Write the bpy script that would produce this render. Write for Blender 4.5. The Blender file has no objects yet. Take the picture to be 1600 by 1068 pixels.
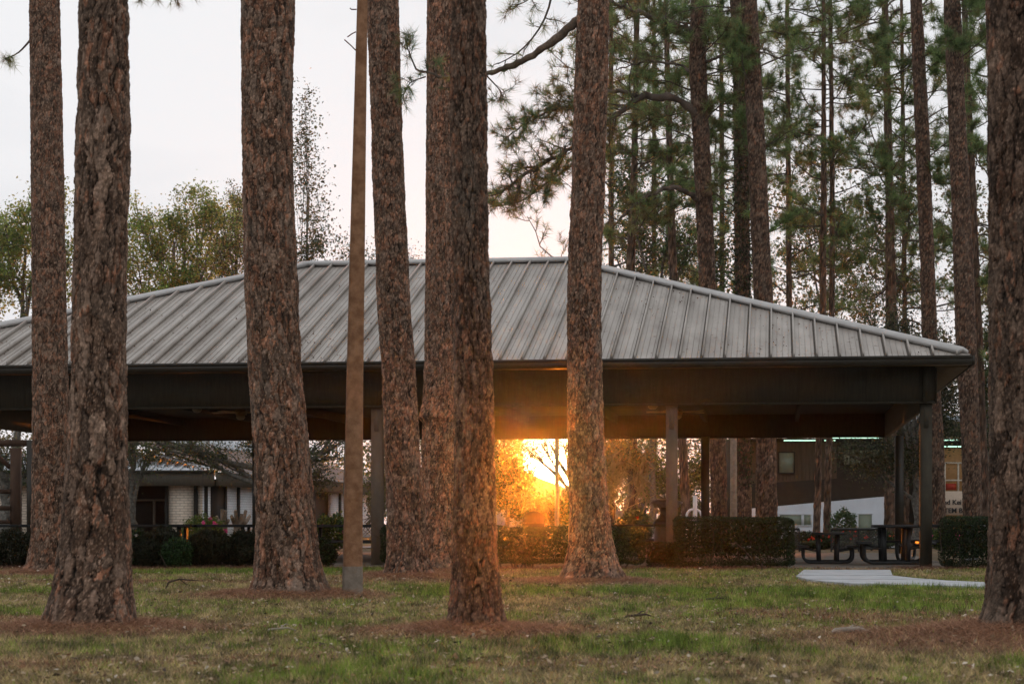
import bpy, math, random
import numpy as np

# ------------------------------------------------------------------ camera
F, YH, HC = 3123.0, 812.0, 0.87      # focal length and horizon row in photograph pixels, eye height in metres
scene = bpy.context.scene
col = scene.collection
cam_d = bpy.data.cameras.new('camera')
cam = bpy.data.objects.new('camera', cam_d)
col.objects.link(cam)
cam.location = (0, 0, HC)
cam.rotation_euler = (math.radians(90), 0, 0)
cam_d.sensor_width = 36
cam_d.lens = F * 36 / 1600
cam_d.shift_y = (YH - 534) / 1600
cam_d.clip_end = 3000
cam_d.dof.use_dof = True
cam_d.dof.focus_distance = 33
cam_d.dof.aperture_fstop = 5.0
scene.camera = cam
scene.render.resolution_x, scene.render.resolution_y = 1024, 683
vs = scene.view_settings
vs.view_transform = 'Standard'
vs.look = 'None'
vs.exposure = 0.10
vs.gamma = 1.0
scene.cycles.volume_step_rate = 1
scene.cycles.max_bounces = 8
scene.cycles.volume_bounces = 1
scene.cycles.transparent_max_bounces = 8
scene.cycles.use_denoising = True

# ------------------------------------------------------------------ sky
SUN_AZ = math.atan((868 - 800) / F)      # to the right of straight ahead (+Y)
SUN_EL = math.atan((YH - 733) / F)
sd = (math.sin(SUN_AZ) * math.cos(SUN_EL), math.cos(SUN_AZ) * math.cos(SUN_EL), math.sin(SUN_EL))
world = bpy.data.worlds.new('World')
scene.world = world
world.use_nodes = True
nt = world.node_tree
nt.nodes.clear()
N = nt.nodes.new
wo = N('ShaderNodeOutputWorld'); bg = N('ShaderNodeBackground')
sky = N('ShaderNodeTexSky'); sky.sky_type = 'NISHITA'; sky.sun_disc = False
sky.sun_elevation = SUN_EL; sky.sun_rotation = SUN_AZ
tc = N('ShaderNodeTexCoord')
skm = N('ShaderNodeVectorMath'); skm.operation = 'SCALE'; skm.inputs['Scale'].default_value = 0.05
nt.links.new(sky.outputs[0], skm.inputs[0])
mp = N('ShaderNodeMapping'); mp.inputs['Scale'].default_value = (1, 1, 3.0)
cn = N('ShaderNodeTexNoise'); cn.inputs['Scale'].default_value = 3.2; cn.inputs['Detail'].default_value = 5
nt.links.new(tc.outputs['Generated'], mp.inputs[0]); nt.links.new(mp.outputs[0], cn.inputs['Vector'])
cr = N('ShaderNodeValToRGB')
cr.color_ramp.elements[0].position = 0.38; cr.color_ramp.elements[0].color = (0.77, 0.80, 0.84, 1)
cr.color_ramp.elements[1].position = 0.56; cr.color_ramp.elements[1].color = (0.88, 0.89, 0.915, 1)
nt.links.new(cn.outputs['Fac'], cr.inputs[0])
mx = N('ShaderNodeMix'); mx.data_type = 'RGBA'; mx.inputs[0].default_value = 0.93
nt.links.new(skm.outputs[0], mx.inputs[6]); nt.links.new(cr.outputs[0], mx.inputs[7])
# the veiled sun in the cloud layer: a bright core and a wider aureole round the sun's direction
dt = N('ShaderNodeVectorMath'); dt.operation = 'DOT_PRODUCT'; dt.inputs[1].default_value = sd
nt.links.new(tc.outputs['Generated'], dt.inputs[0])
def glow(power, amp, colr):
    m = N('ShaderNodeMath'); m.operation = 'POWER'; m.inputs[1].default_value = power; m.use_clamp = True
    c = N('ShaderNodeMath'); c.operation = 'MAXIMUM'; c.inputs[1].default_value = 0.0
    nt.links.new(dt.outputs['Value'], c.inputs[0]); nt.links.new(c.outputs[0], m.inputs[0])
    s = N('ShaderNodeVectorMath'); s.operation = 'SCALE'; s.inputs[0].default_value = [amp * k for k in colr]
    nt.links.new(m.outputs[0], s.inputs['Scale'])
    return s
g1 = glow(12000, 10.0, (1.0, 0.80, 0.55)); g2 = glow(5000, 0.3, (1.0, 0.60, 0.28))
a1 = N('ShaderNodeVectorMath'); a1.operation = 'ADD'; a2 = N('ShaderNodeVectorMath'); a2.operation = 'ADD'
nt.links.new(g1.outputs[0], a1.inputs[0]); nt.links.new(g2.outputs[0], a1.inputs[1])
nt.links.new(a1.outputs[0], a2.inputs[0]); nt.links.new(mx.outputs[2], a2.inputs[1])
nt.links.new(a2.outputs[0], bg.inputs['Color']); bg.inputs['Strength'].default_value = 1.0
nt.links.new(bg.outputs[0], wo.inputs['Surface'])

# ------------------------------------------------------------------ sun
sl = bpy.data.lights.new('sun', 'SUN')
sl.energy = 4.0
sl.angle = math.radians(0.6)
sl.color = (1.0, 0.25, 0.02)
so = bpy.data.objects.new('sun', sl)
col.objects.link(so)
from mathutils import Vector
so.rotation_euler = Vector(sd).to_track_quat('Z', 'Y').to_euler()

HAZE_DENSITY, HAZE_G = 0.00019, 0.966

# ------------------------------------------------------------------ helpers
def P(px, py, d):
    return ((px - 800) / F * d, d, HC - (py - YH) / F * d)

def link_mesh(name, me, parent=None):
    o = bpy.data.objects.new(name, me)
    col.objects.link(o)
    if parent is not None:
        o.parent = parent
    return o

ORIGIN = {}
def tag(o, label=None, cat=None, group=None, kind=None):
    if label: o['label'] = label
    if cat: o['category'] = cat
    if group: o['group'] = group
    if kind: o['kind'] = kind
    return o

def thing(name, label, cat, loc, group=None):
    o = bpy.data.objects.new(name, None)
    o.empty_display_size = 0.2
    col.objects.link(o)
    o.location = loc
    ORIGIN[o] = np.array(loc, float)
    return tag(o, label, cat, group)

def copy_tree(o, parent=None):
    c = o.copy(); col.objects.link(c); c.parent = parent
    for ch in list(o.children):
        copy_tree(ch, c)
    return c

class MB:
    """collects vertices and faces for ONE mesh"""
    def __init__(s):
        s.v = []; s.n = 0; s.f3 = []; s.f4 = []; s.m3 = []; s.m4 = []; s.c = []
    def add(s, v, f, mat=0, c=None):
        v = np.asarray(v, float).reshape(-1, 3); f = np.asarray(f, int)
        s.v.append(v)
        s.c.append(np.ones((len(v), 3)) if c is None else np.broadcast_to(np.asarray(c, float), (len(v), 3)))
        f = f + s.n; s.n += len(v)
        if f.shape[1] == 3: s.f3.append(f); s.m3.append(np.full(len(f), mat))
        else: s.f4.append(f); s.m4.append(np.full(len(f), mat))
        return s
    def hexa(s, p, mat=0, c=None):
        """8 corners: bottom 0-3 counter-clockwise, top 4-7"""
        return s.add(p, [(3, 2, 1, 0), (4, 5, 6, 7), (0, 1, 5, 4), (1, 2, 6, 5), (2, 3, 7, 6), (3, 0, 4, 7)], mat, c)
    def box(s, x0, x1, y0, y1, z0, z1, fr=None, mat=0):
        p = np.array([(x0, y0, z0), (x1, y0, z0), (x1, y1, z0), (x0, y1, z0), (x0, y0, z1), (x1, y0, z1), (x1, y1, z1), (x0, y1, z1)], float)
        if fr is not None: p = fr(p)
        return s.hexa(p, mat)
    def beam(s, a, b, w, h, mat=0, up=(0, 0, 1)):
        a = np.array(a, float); b = np.array(b, float); t = b - a; t /= np.linalg.norm(t)
        up = np.array(up, float)
        if abs(t @ up) > 0.98: up = np.array((1.0, 0, 0))
        r = np.cross(t, up); r /= np.linalg.norm(r); q = np.cross(r, t)
        r = r * w / 2; q = q * h / 2
        return s.hexa([a - r - q, a + r - q, b + r - q, b - r - q, a - r + q, a + r + q, b + r + q, b - r + q], mat)
    def tube(s, pts, rad, n=8, mat=0, c=None, cap=True):
        pts = np.array(pts, float); m = len(pts)
        rad = np.broadcast_to(np.asarray(rad, float), (m,))
        t = np.gradient(pts, axis=0); t /= np.linalg.norm(t, axis=1)[:, None] + 1e-12
        ref = np.array((0.31, 0.87, 0.2)) if abs(t[0] @ np.array((0.31, 0.87, 0.2))) < 0.8 else np.array((1.0, 0, 0))
        a = np.cross(t, ref); a /= np.linalg.norm(a, axis=1)[:, None] + 1e-12
        b = np.cross(t, a)
        th = np.arange(n) / n * 2 * np.pi
        v = pts[:, None] + rad[:, None, None] * (np.cos(th)[None, :, None] * a[:, None] + np.sin(th)[None, :, None] * b[:, None])
        i = np.arange(m - 1)[:, None] * n; j = np.arange(n)[None]; k = (j + 1) % n
        f = np.stack([i + j, i + k, i + n + k, i + n + j], -1).reshape(-1, 4)
        s.add(v.reshape(-1, 3), f, mat, c)
        if cap:
            s.add(np.vstack([v[0], pts[:1], v[-1], pts[-1:]]),
                  [((j2 + 1) % n, j2, n) for j2 in range(n)] + [(n + 1 + j2, n + 1 + (j2 + 1) % n, 2 * n + 1) for j2 in range(n)], mat, c)
        return s
    def lathe(s, prof, center, n=24, mat=0):
        """prof: (r, z) pairs from bottom to top"""
        prof = np.array(prof, float); th = np.arange(n) / n * 2 * np.pi
        v = np.stack([prof[:, 0, None] * np.cos(th), prof[:, 0, None] * np.sin(th), np.repeat(prof[:, 1, None], n, 1)], -1) + np.array(center)
        i = np.arange(len(prof) - 1)[:, None] * n; j = np.arange(n)[None]; k = (j + 1) % n
        return s.add(v.reshape(-1, 3), np.stack([i + j, i + k, i + n + k, i + n + j], -1).reshape(-1, 4), mat)
    def build(s, name, mats, parent=None, origin=None, smooth=False, attr=False):
        v = np.vstack(s.v)
        root = parent
        while root is not None and root.parent is not None: root = root.parent
        if root is not None: o3 = ORIGIN[root]
        elif origin is not None: o3 = np.array(origin, float)
        else: o3 = np.zeros(3)
        v = v - o3
        f3 = np.vstack(s.f3) if s.f3 else np.zeros((0, 3), int)
        f4 = np.vstack(s.f4) if s.f4 else np.zeros((0, 4), int)
        me = bpy.data.meshes.new(name)
        me.vertices.add(len(v)); me.vertices.foreach_set('co', v.astype(np.float32).ravel())
        li = np.concatenate([f3.ravel(), f4.ravel()]).astype(np.int32)
        me.loops.add(len(li)); me.loops.foreach_set('vertex_index', li)
        nf = len(f3) + len(f4)
        ls = np.concatenate([np.arange(len(f3)) * 3, len(f3) * 3 + np.arange(len(f4)) * 4]).astype(np.int32)
        me.polygons.add(nf); me.polygons.foreach_set('loop_start', ls)
        mi = np.concatenate([np.concatenate(s.m3) if s.m3 else np.zeros(0), np.concatenate(s.m4) if s.m4 else np.zeros(0)]).astype(np.int32)
        me.polygons.foreach_set('material_index', mi)
        if smooth: me.polygons.foreach_set('use_smooth', np.ones(nf, bool))
        me.update(calc_edges=True)
        if attr:
            at = me.color_attributes.new('tone', 'FLOAT_COLOR', 'POINT')
            c = np.ones((len(v), 4), np.float32); c[:, :3] = np.vstack(s.c)
            at.data.foreach_set('color', c.ravel())
        for m in (mats if isinstance(mats, (list, tuple)) else [mats]): me.materials.append(m)
        o = link_mesh(name, me, parent)
        if parent is None:
            o.location = o3
            ORIGIN[o] = o3
        return o

# ---------------- noise in numpy
def h3(i, j, k, seed=0):
    x = (i.astype(np.int64) * 73856093) ^ (j.astype(np.int64) * 19349663) ^ (k.astype(np.int64) * 83492791) ^ (seed * 2654435761)
    x = (x ^ (x >> 13)) * 1274126177 & 0x7fffffff
    x = (x ^ (x >> 16)) * 668265263 & 0x7fffffff
    x = x ^ (x >> 15)
    return (x & 0xffffff) / float(0xffffff)

def vnoise(x, y, z, seed=0):
    xi, yi, zi = np.floor(x), np.floor(y), np.floor(z)
    fx, fy, fz = x - xi, y - yi, z - zi
    fx, fy, fz = [t * t * (3 - 2 * t) for t in (fx, fy, fz)]
    r = 0
    for a in (0, 1):
        for b in (0, 1):
            for c in (0, 1):
                w = (fx if a else 1 - fx) * (fy if b else 1 - fy) * (fz if c else 1 - fz)
                r = r + w * h3(xi + a, yi + b, zi + c, seed)
    return r * 2 - 1

def fbm(x, y, z, oct=3, seed=0):
    r = 0; a = 1; t = 0
    for o in range(oct):
        r = r + a * vnoise(x * 2 ** o, y * 2 ** o, z * 2 ** o, seed + o * 17); t += a; a *= 0.5
    return r / t

def sstep(e0, e1, x):
    t = np.clip((x - e0) / (e1 - e0), 0, 1)
    return t * t * (3 - 2 * t)

# ---------------- materials
MATS = {}
def mat(name, base, rough=0.85, var=0.25, scale=6.0, metal=0.0, bump=0.0, bscale=40.0, col2=None, spec=0.3, trans=0.0, attr=False, stretch=(1, 1, 1), emis=None, emis_s=0.0, coord='Object'):
    if name in MATS: return MATS[name]
    m = bpy.data.materials.new(name); m.use_nodes = True
    t = m.node_tree; nn = t.nodes; L = t.links.new
    b = nn['Principled BSDF']; out = nn['Material Output']
    b.inputs['Roughness'].default_value = rough
    b.inputs['Metallic'].default_value = metal
    b.inputs['Specular IOR Level'].default_value = spec
    tcn = nn.new('ShaderNodeTexCoord'); mpn = nn.new('ShaderNodeMapping'); mpn.inputs['Scale'].default_value = stretch
    L(tcn.outputs[coord], mpn.inputs[0])
    no = nn.new('ShaderNodeTexNoise'); no.inputs['Scale'].default_value = scale; no.inputs['Detail'].default_value = 6; no.inputs['Roughness'].default_value = 0.65
    L(mpn.outputs[0], no.inputs['Vector'])
    ra = nn.new('ShaderNodeValToRGB')
    c2 = col2 if col2 else tuple(k * (1 + var) for k in base)
    c1 = base if col2 else tuple(k * (1 - var) for k in base)
    ra.color_ramp.elements[0].position = 0.36; ra.color_ramp.elements[0].color = (*c1, 1)
    ra.color_ramp.elements[1].position = 0.64; ra.color_ramp.elements[1].color = (*c2, 1)
    L(no.outputs['Fac'], ra.inputs[0])
    src = ra.outputs[0]
    if attr:
        at = nn.new('ShaderNodeVertexColor'); at.layer_name = 'tone'
        mu = nn.new('ShaderNodeMix'); mu.data_type = 'RGBA'; mu.blend_type = 'MULTIPLY'; mu.inputs[0].default_value = 1
        L(src, mu.inputs[6]); L(at.outputs[0], mu.inputs[7]); src = mu.outputs[2]
    L(src, b.inputs['Base Color'])
    if bump:
        n2 = nn.new('ShaderNodeTexNoise'); n2.inputs['Scale'].default_value = bscale; n2.inputs['Detail'].default_value = 5
        L(mpn.outputs[0], n2.inputs['Vector'])
        bu = nn.new('ShaderNodeBump'); bu.inputs['Strength'].default_value = bump; bu.inputs['Distance'].default_value = 0.01
        L(n2.outputs['Fac'], bu.inputs['Height']); L(bu.outputs[0], b.inputs['Normal'])
    if emis:
        b.inputs['Emission Color'].default_value = (*emis, 1); b.inputs['Emission Strength'].default_value = emis_s
    if trans:
        tr = nn.new('ShaderNodeBsdfTranslucent'); ms = nn.new('ShaderNodeMixShader'); ms.inputs[0].default_value = trans
        L(src, tr.inputs['Color']); L(b.outputs[0], ms.inputs[1]); L(tr.outputs[0], ms.inputs[2]); L(ms.outputs[0], out.inputs['Surface'])
    MATS[name] = m
    return m

M_BARK = mat('pine_bark', (0.70, 0.69, 0.68), 0.92, col2=(1.28, 1.27, 1.25), scale=38, bump=0.9, bscale=70, attr=True, spec=0.2)
M_OAKBARK = mat('grey_bark', (0.055, 0.048, 0.040), 0.95, col2=(0.15, 0.14, 0.12), scale=14, bump=0.8, bscale=50)
M_TWIG = mat('twig_bark', (0.050, 0.036, 0.027), 0.95, col2=(0.10, 0.078, 0.062), scale=9)
M_NEEDLE = mat('pine_needles', (0.75, 0.75, 0.75), 0.6, col2=(1.1, 1.1, 1.1), scale=0.6, attr=True, trans=0.50)
M_LEAF = mat('broad_leaves', (0.75, 0.75, 0.75), 0.55, col2=(1.15, 1.15, 1.1), scale=0.8, attr=True, trans=0.45, spec=0.3)
M_GROUND = None
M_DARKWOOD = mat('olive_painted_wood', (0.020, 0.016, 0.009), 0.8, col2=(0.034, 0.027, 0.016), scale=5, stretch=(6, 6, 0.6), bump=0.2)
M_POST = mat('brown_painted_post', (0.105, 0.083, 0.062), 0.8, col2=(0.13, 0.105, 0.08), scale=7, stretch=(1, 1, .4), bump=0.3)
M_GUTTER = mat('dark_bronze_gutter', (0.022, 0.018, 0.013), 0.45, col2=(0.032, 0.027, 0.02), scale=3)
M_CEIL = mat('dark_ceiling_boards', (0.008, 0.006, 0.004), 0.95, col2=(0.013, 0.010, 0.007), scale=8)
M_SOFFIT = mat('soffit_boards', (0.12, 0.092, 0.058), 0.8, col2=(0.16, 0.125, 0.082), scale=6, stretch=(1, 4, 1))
M_BLACK = mat('black_coated_steel', (0.012, 0.012, 0.012), 0.55, col2=(0.02, 0.02, 0.02), scale=8, spec=0.35)
M_CONC = mat('pale_concrete', (0.40, 0.40, 0.39), 0.9, col2=(0.50, 0.50, 0.49), scale=4, bump=0.3, bscale=60)
M_SLAB = mat('slab_concrete', (0.13, 0.105, 0.085), 0.9, col2=(0.19, 0.16, 0.13), scale=2.5, bump=0.2, bscale=60)
M_TRIM = mat('cream_trim', (0.50, 0.42, 0.31), 0.7, var=0.08)

# ================================================================== GROUND
PINES = [  # name key, distance, silhouette rows (py, left, right) in photograph pixels
 dict(d=31.9, cw=.085, ch=.15, seed=1, rows=[(0,47,92),(200,49,97),(400,51,101),(600,52,105),(800,51,108),(850,49,111),(880,44,116),(893,34,124)], warm=.9,
      label='tall pine trunk at far left, half hidden behind the thick grey-brown trunk'),
 dict(d=15.85, cw=.085, ch=.30, seed=2, rows=[(0,127,198),(200,121,202),(300,119,199),(450,115,195),(600,113,196),(700,107,197),(750,103,198),(850,95,203),(920,82,206),(975,66,211)], warm=.45,
      label='thick grey-brown pine trunk with vertical bark ridges, flaring onto the lawn at left'),
 dict(d=22.9, cw=.085, ch=.25, seed=3, rows=[(0,377,461),(150,378,456),(300,380,458),(450,383,465),(570,388,470),(700,397,483),(800,400,492),(870,398,500),(905,396,508),(927,386,520)], warm=1.0,
      label='thickest pine trunk with lichen-flecked plated bark, left of the square concrete pole'),
 dict(d=30.0, cw=.085, ch=.15, seed=4, rows=[(0,573,622),(100,577,625),(200,581,628),(300,583,632),(400,588,637),(480,590,641),(570,597,648),(700,601,655),(800,605,662),(870,604,668),(898,596,678)], warm=1.0,
      label='leaning pine trunk just right of the square concrete pole'),
 dict(d=33.1, cw=.075, ch=.18, seed=5, rows=[(0,668,714),(200,667,714),(400,666,714),(560,664,714),(630,661,714),(652,655,717),(660,662,713),(700,659,714),(800,661,716),(870,659,718),(891,652,726)], dark=1.12, warm=1.3,
      label='pine trunk with a swollen collar of bark, partly behind the slim central trunk'),
 dict(d=15.55, cw=.060, ch=.20, seed=6, rows=[(0,708,757),(100,706,757),(200,706,758),(400,710,761),(600,712,768),(700,713,770),(800,711,773),(870,708,775),(930,707,781),(978,701,789)], warm=.6, dark=.74,
      label='slim nearer pine trunk at centre standing in its own ring of reddish pine straw'),
 dict(d=27.7, cw=.072, ch=.16, seed=7, rows=[(0,904,950),(100,900,949),(200,897,946),(300,894,944),(400,889,939),(500,887,938),(600,888,940),(700,888,943),(800,891,950),(850,889,957),(885,881,966),(906,870,978)], warm=1.2,
      label='pine trunk beside the setting sun, with a long bare limb reaching left near its top'),
 dict(d=14.2, cw=.085, ch=.30, seed=8, rows=[(0,1543,1638),(100,1545,1638),(300,1547,1640),(500,1549,1642),(700,1549,1645),(850,1548,1650),(930,1543,1655),(960,1537,1660),(987,1528,1668)], dark=.72, warm=.35,
      label='dark deeply furrowed pine trunk cut off by the right edge'),
]
for t in PINES:
    pb = t['rows'][-1]
    t['x'] = ((pb[1] + pb[2]) / 2 - 800) / F * t['d']
    t['r'] = (pb[2] - pb[1]) / 2 / F * t['d']

MOUNDS = [(t['x'], t['d'], t['r'], (0.045 if t['seed'] != 8 else 0.11), (0.75 if t['seed'] not in (8,) else 1.3)) for t in PINES]

def ground_z(x, y):
    z = 0.02 * fbm(x * 0.5, y * 0.5, x * 0 + 3.3, 3, 5) + 0.012 * fbm(x * 2.2, y * 2.2, x * 0 + 1.3, 2, 8)
    fade = sstep(34.0, 32.0, y)
    z = z * (0.15 + 0.85 * fade)
    for (mx_, my_, r, h, w) in MOUNDS:
        q = np.maximum(np.hypot(x - mx_, y - my_) - r, 0)
        z = z + h * np.exp(-(q / (w * 0.6)) ** 2)
    return z

GREEN_BLOBS = [(-5.2, 32.5, 2.4, .8, 1.0), (-3.2, 34.5, 2.2, 1.2, 1.0), (-2.1, 35.2, 1.2, .9, 1.0), (-7.5, 31.0, 1.0, .6, .5), (-4.2, 18.8, 1.4, .6, .7), (-3.9, 15.2, .9, .45, .9),
               (4.6, 22.6, 2.6, 1.5, .45), (3.4, 19.5, 1.4, .8, .55), (1.5, 24.0, 2.0, 1.3, .55), (5.6, 25.6, 2.2, .8, .7), (-1.2, 16.6, 1.0, .4, .7), (1.6, 14.0, 2.0, .8, .6), (-6.3, 24.0, 1.2, .6, .6), (1.2, 30.5, 1.8, .9, .5)]
def green_amt(x, y):
    g = 0.14 + 0.50 * fbm(x * 0.9 + 4, y * 0.35, x * 0 + 7, 3, 21) + 0.55 * fbm(x * 3.6, y * 1.6, x * 0 + 2, 3, 31)
    for bx, by, sx, sy, a in GREEN_BLOBS:
        g = g + a * np.exp(-((x - bx) / sx) ** 2 - ((y - by) / sy) ** 2)
    for (mx_, my_, r, h, w) in MOUNDS:
        g = g - 1.5 * np.exp(-((np.hypot(x - mx_, (y - my_))) / (w * 0.85 + r)) ** 4)
    g = g - 0.9 * sstep(34.6, 35.4, y) * sstep(-5.5, -4.5, x)
    return np.clip(g, 0, 1)

def straw_amt(x, y):
    s = 0.0 * x
    for (mx_, my_, r, h, w) in MOUNDS:
        s = np.maximum(s, np.exp(-((np.hypot(x - mx_, y - my_)) / (w * 1.0 + r)) ** 4))
    s = np.maximum(s, sstep(34.5, 35.2, y) * sstep(37.5, 37.0, y))
    s = np.maximum(s, 0.8 * sstep(0.15, 0.5, fbm(x * 0.35, y * 0.5, x * 0 + 11, 3, 77)))
    return np.clip(s, 0, 1)

def build_ground():
    xs = np.concatenate([-np.geomspace(17, 145, 20)[::-1], np.arange(-16, 16.01, 0.14), np.geomspace(17, 145, 20)])
    ys = np.concatenate([-np.geomspace(2, 28, 9)[::-1], np.arange(0, 9, 0.6), np.arange(9, 38.01, 0.14), np.geomspace(39, 174, 28)])
    X, Y = np.meshgrid(xs, ys)
    Z = ground_z(X, Y)
    nx, ny = len(xs), len(ys)
    i = np.arange(ny - 1)[:, None] * nx; j = np.arange(nx - 1)[None]
    f = np.stack([i + j, i + j + 1, i + nx + j + 1, i + nx + j], -1).reshape(-1, 4)
    g = green_amt(X, Y).ravel(); s = straw_amt(X, Y).ravel()
    c = np.stack([g, s, 0 * g], -1)
    b = MB(); b.add(np.stack([X, Y, Z], -1).reshape(-1, 3), f, 0, c)
    m = bpy.data.materials.new('lawn_soil'); m.use_nodes = True
    t = m.node_tree; nn = t.nodes; L = t.links.new; bs = nn['Principled BSDF']; bs.inputs['Roughness'].default_value = 0.95; bs.inputs['Specular IOR Level'].default_value = 0.1
    at = nn.new('ShaderNodeVertexColor'); at.layer_name = 'tone'
    sp = nn.new('ShaderNodeSeparateColor'); L(at.outputs[0], sp.inputs[0])
    tcn = nn.new('ShaderNodeTexCoord')
    def noise(sc, det=5):
        n = nn.new('ShaderNodeTexNoise'); n.inputs['Scale'].default_value = sc; n.inputs['Detail'].default_value = det; L(tcn.outputs['Object'], n.inputs['Vector']); return n
    def ramp(src, p0, c0, p1, c1):
        r = nn.new('ShaderNodeValToRGB'); r.color_ramp.elements[0].position = p0; r.color_ramp.elements[0].color = (*c0, 1)
        r.color_ramp.elements[1].position = p1; r.color_ramp.elements[1].color = (*c1, 1); L(src, r.inputs[0]); return r
    base = ramp(noise(14).outputs['Fac'], .36, (.085, .062, .036), .66, (.24, .18, .11))
    grn = ramp(noise(22).outputs['Fac'], .35, (.04, .065, .015), .7, (.09, .13, .035))
    stw = ramp(noise(30).outputs['Fac'], .35, (.10, .045, .025), .68, (.27, .14, .08))
    a = nn.new('ShaderNodeMix'); a.data_type = 'RGBA'; L(sp.outputs[0], a.inputs[0]); L(base.outputs[0], a.inputs[6]); L(grn.outputs[0], a.inputs[7])
    q = nn.new('ShaderNodeMix'); q.data_type = 'RGBA'; L(sp.outputs[1], q.inputs[0]); L(a.outputs[2], q.inputs[6]); L(stw.outputs[0], q.inputs[7])
    L(q.outputs[2], bs.inputs['Base Color'])
    bu = nn.new('ShaderNodeBump'); bu.inputs['Strength'].default_value = 0.8; bu.inputs['Distance'].default_value = 0.02; L(noise(35).outputs['Fac'], bu.inputs['Height']); L(bu.outputs[0], bs.inputs['Normal'])
    tag(b.build('ground', m, attr=True, smooth=True), 'brown and green lawn littered with leaves and pine straw', 'ground', kind='structure')
build_ground()

def blades(x, y, z, hgt, wid, lean, rng):
    n = len(x); th = rng.uniform(0, 2 * np.pi, n); ph = rng.uniform(0, 2 * np.pi, n)
    b0 = np.stack([x - np.cos(th) * wid / 2, y - np.sin(th) * wid / 2, z - 0.004], -1)
    b1 = np.stack([x + np.cos(th) * wid / 2, y + np.sin(th) * wid / 2, z - 0.004], -1)
    tp = np.stack([x + np.cos(ph) * lean * hgt, y + np.sin(ph) * lean * hgt, z + hgt * np.sqrt(np.clip(1 - lean ** 2, .03, 1))], -1)
    return np.stack([b0, b1, tp], 1).reshape(-1, 3), np.arange(3 * n).reshape(-1, 3)

def build_lawn():
    rng = np.random.default_rng(7)
    n = 720000
    y = 9.3 + (36.0 - 9.3) * rng.uniform(0, 1, n) ** 1.15
    x = rng.uniform(-1, 1, n) * (y * 0.275 + 2.6)
    g = green_amt(x, y); s = straw_amt(x, y)
    onpath = in_path(x + rng.normal(0, .05, n), y + rng.normal(0, .12, n))
    dead = rng.uniform(0, 1, n) > (g * 0.9 + 0.10)
    keep = (~onpath) & ((dead & (rng.uniform(0, 1, n) > 0.45)) | (rng.uniform(0, 1, n) > s * 0.92))
    x, y, g, s, dead = x[keep], y[keep], g[keep], s[keep], dead[keep]; n = len(x)
    z = ground_z(x, y)
    far = y / 20
    hgt = np.where(dead, rng.uniform(.03, .075, n), rng.uniform(.03, .07, n) * (0.75 + .9 * g))
    wid = rng.uniform(.0035, .006, n) * (0.8 + 0.5 * far)
    lean = np.where(dead, rng.uniform(.55, .99, n), rng.uniform(.1, .75, n))
    v, f = blades(x, y, z, hgt, wid, lean, rng)
    r = rng.uniform(0, 1, (n, 1)); r2 = rng.uniform(0, 1, (n, 1))
    cg = np.array([.11, .15, .022]) * (1 - r) + np.array([.24, .29, .05]) * r
    cg = cg * (1 - .35 * g[:, None]) + np.array([.10, .17, .025]) * .35 * g[:, None] * 1.2
    cd = np.array([.20, .145, .065]) * (1 - r) + np.array([.46, .34, .17]) * r
    cd = np.where(r2 < s[:, None] * .7, np.array([.13, .055, .028]) * (1 - r) + np.array([.30, .15, .08]) * r, cd)
    c = np.where(dead[:, None], cd, cg) * np.clip(1 + 1.5 * fbm(x * 9, y * 5, x * 0, 3, 91) + .7 * fbm(x * 30, y * 18, x * 0, 1, 92), .25, 2.0)[:, None]
    b = MB(); b.add(v, f, 0, np.repeat(c, 3, 0))
    m = mat('grass_blades', (1, 1, 1), 0.7, col2=(1, 1, 1), attr=True, trans=0.2, spec=0.2)
    tag(b.build('grass', m, attr=True), 'short patchy grass, partly dead, on the lawn', 'grass', kind='stuff')

# concrete path leading from the pavilion to the right
PATH_PX = [(1256, 892.5), (1391, 892.5), (1395, 902), (1430, 906), (1480, 910), (1560, 913.5), (1720, 917), (1720, 924), (1560, 920.5), (1440, 917.5), (1380, 916), (1330, 914.5), (1290, 911.5), (1262, 908), (1244, 903)]
PATH_W = [((a - 800) / F * (F * HC / (b - YH)), F * HC / (b - YH)) for a, b in PATH_PX]
def in_path(x, y):
    inside = np.zeros(np.shape(x), bool); n = len(PATH_W)
    for i in range(n):
        x1, y1 = PATH_W[i]; x2, y2 = PATH_W[(i + 1) % n]
        c = (y1 > y) != (y2 > y)
        xi = (x2 - x1) * (y - y1) / (y2 - y1 + 1e-9) + x1
        inside ^= c & (x < xi)
    return inside
build_lawn()

def build_path():
    import bmesh
    bm = bmesh.new()
    top = [bm.verts.new((x, y, 0.035)) for x, y in PATH_W]
    fc = bm.faces.new(top)
    r = bmesh.ops.extrude_face_region(bm, geom=[fc])
    for v in [g for g in r['geom'] if isinstance(g, bmesh.types.BMVert)]: v.co.z = -0.1
    bmesh.ops.recalc_face_normals(bm, faces=bm.faces)
    me = bpy.data.meshes.new('path'); bm.to_mesh(me); bm.free()
    m = mat('path_concrete', (0.33, 0.335, 0.345), 0.9, col2=(0.46, 0.465, 0.475), scale=3.0, bump=0.25, bscale=70)
    me.materials.append(m)
    o = link_mesh('path', me); ORIGIN[o] = np.zeros(3)
    for (xa, ya, xb, yb) in ((4.28, 30.2, 5.74, 30.2), (4.22, 28.3, 5.9, 28.3)):
        jb = MB(); jb.box(xa, xb, ya - .012, ya + .012, .0355, .039); jb.build('expansion_joint', mat('joint_sealant', (.27, .27, .27), .9), o)
    tag(o, 'pale concrete path curving from the pavilion to the right', 'path', kind='structure')
build_path()

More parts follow.
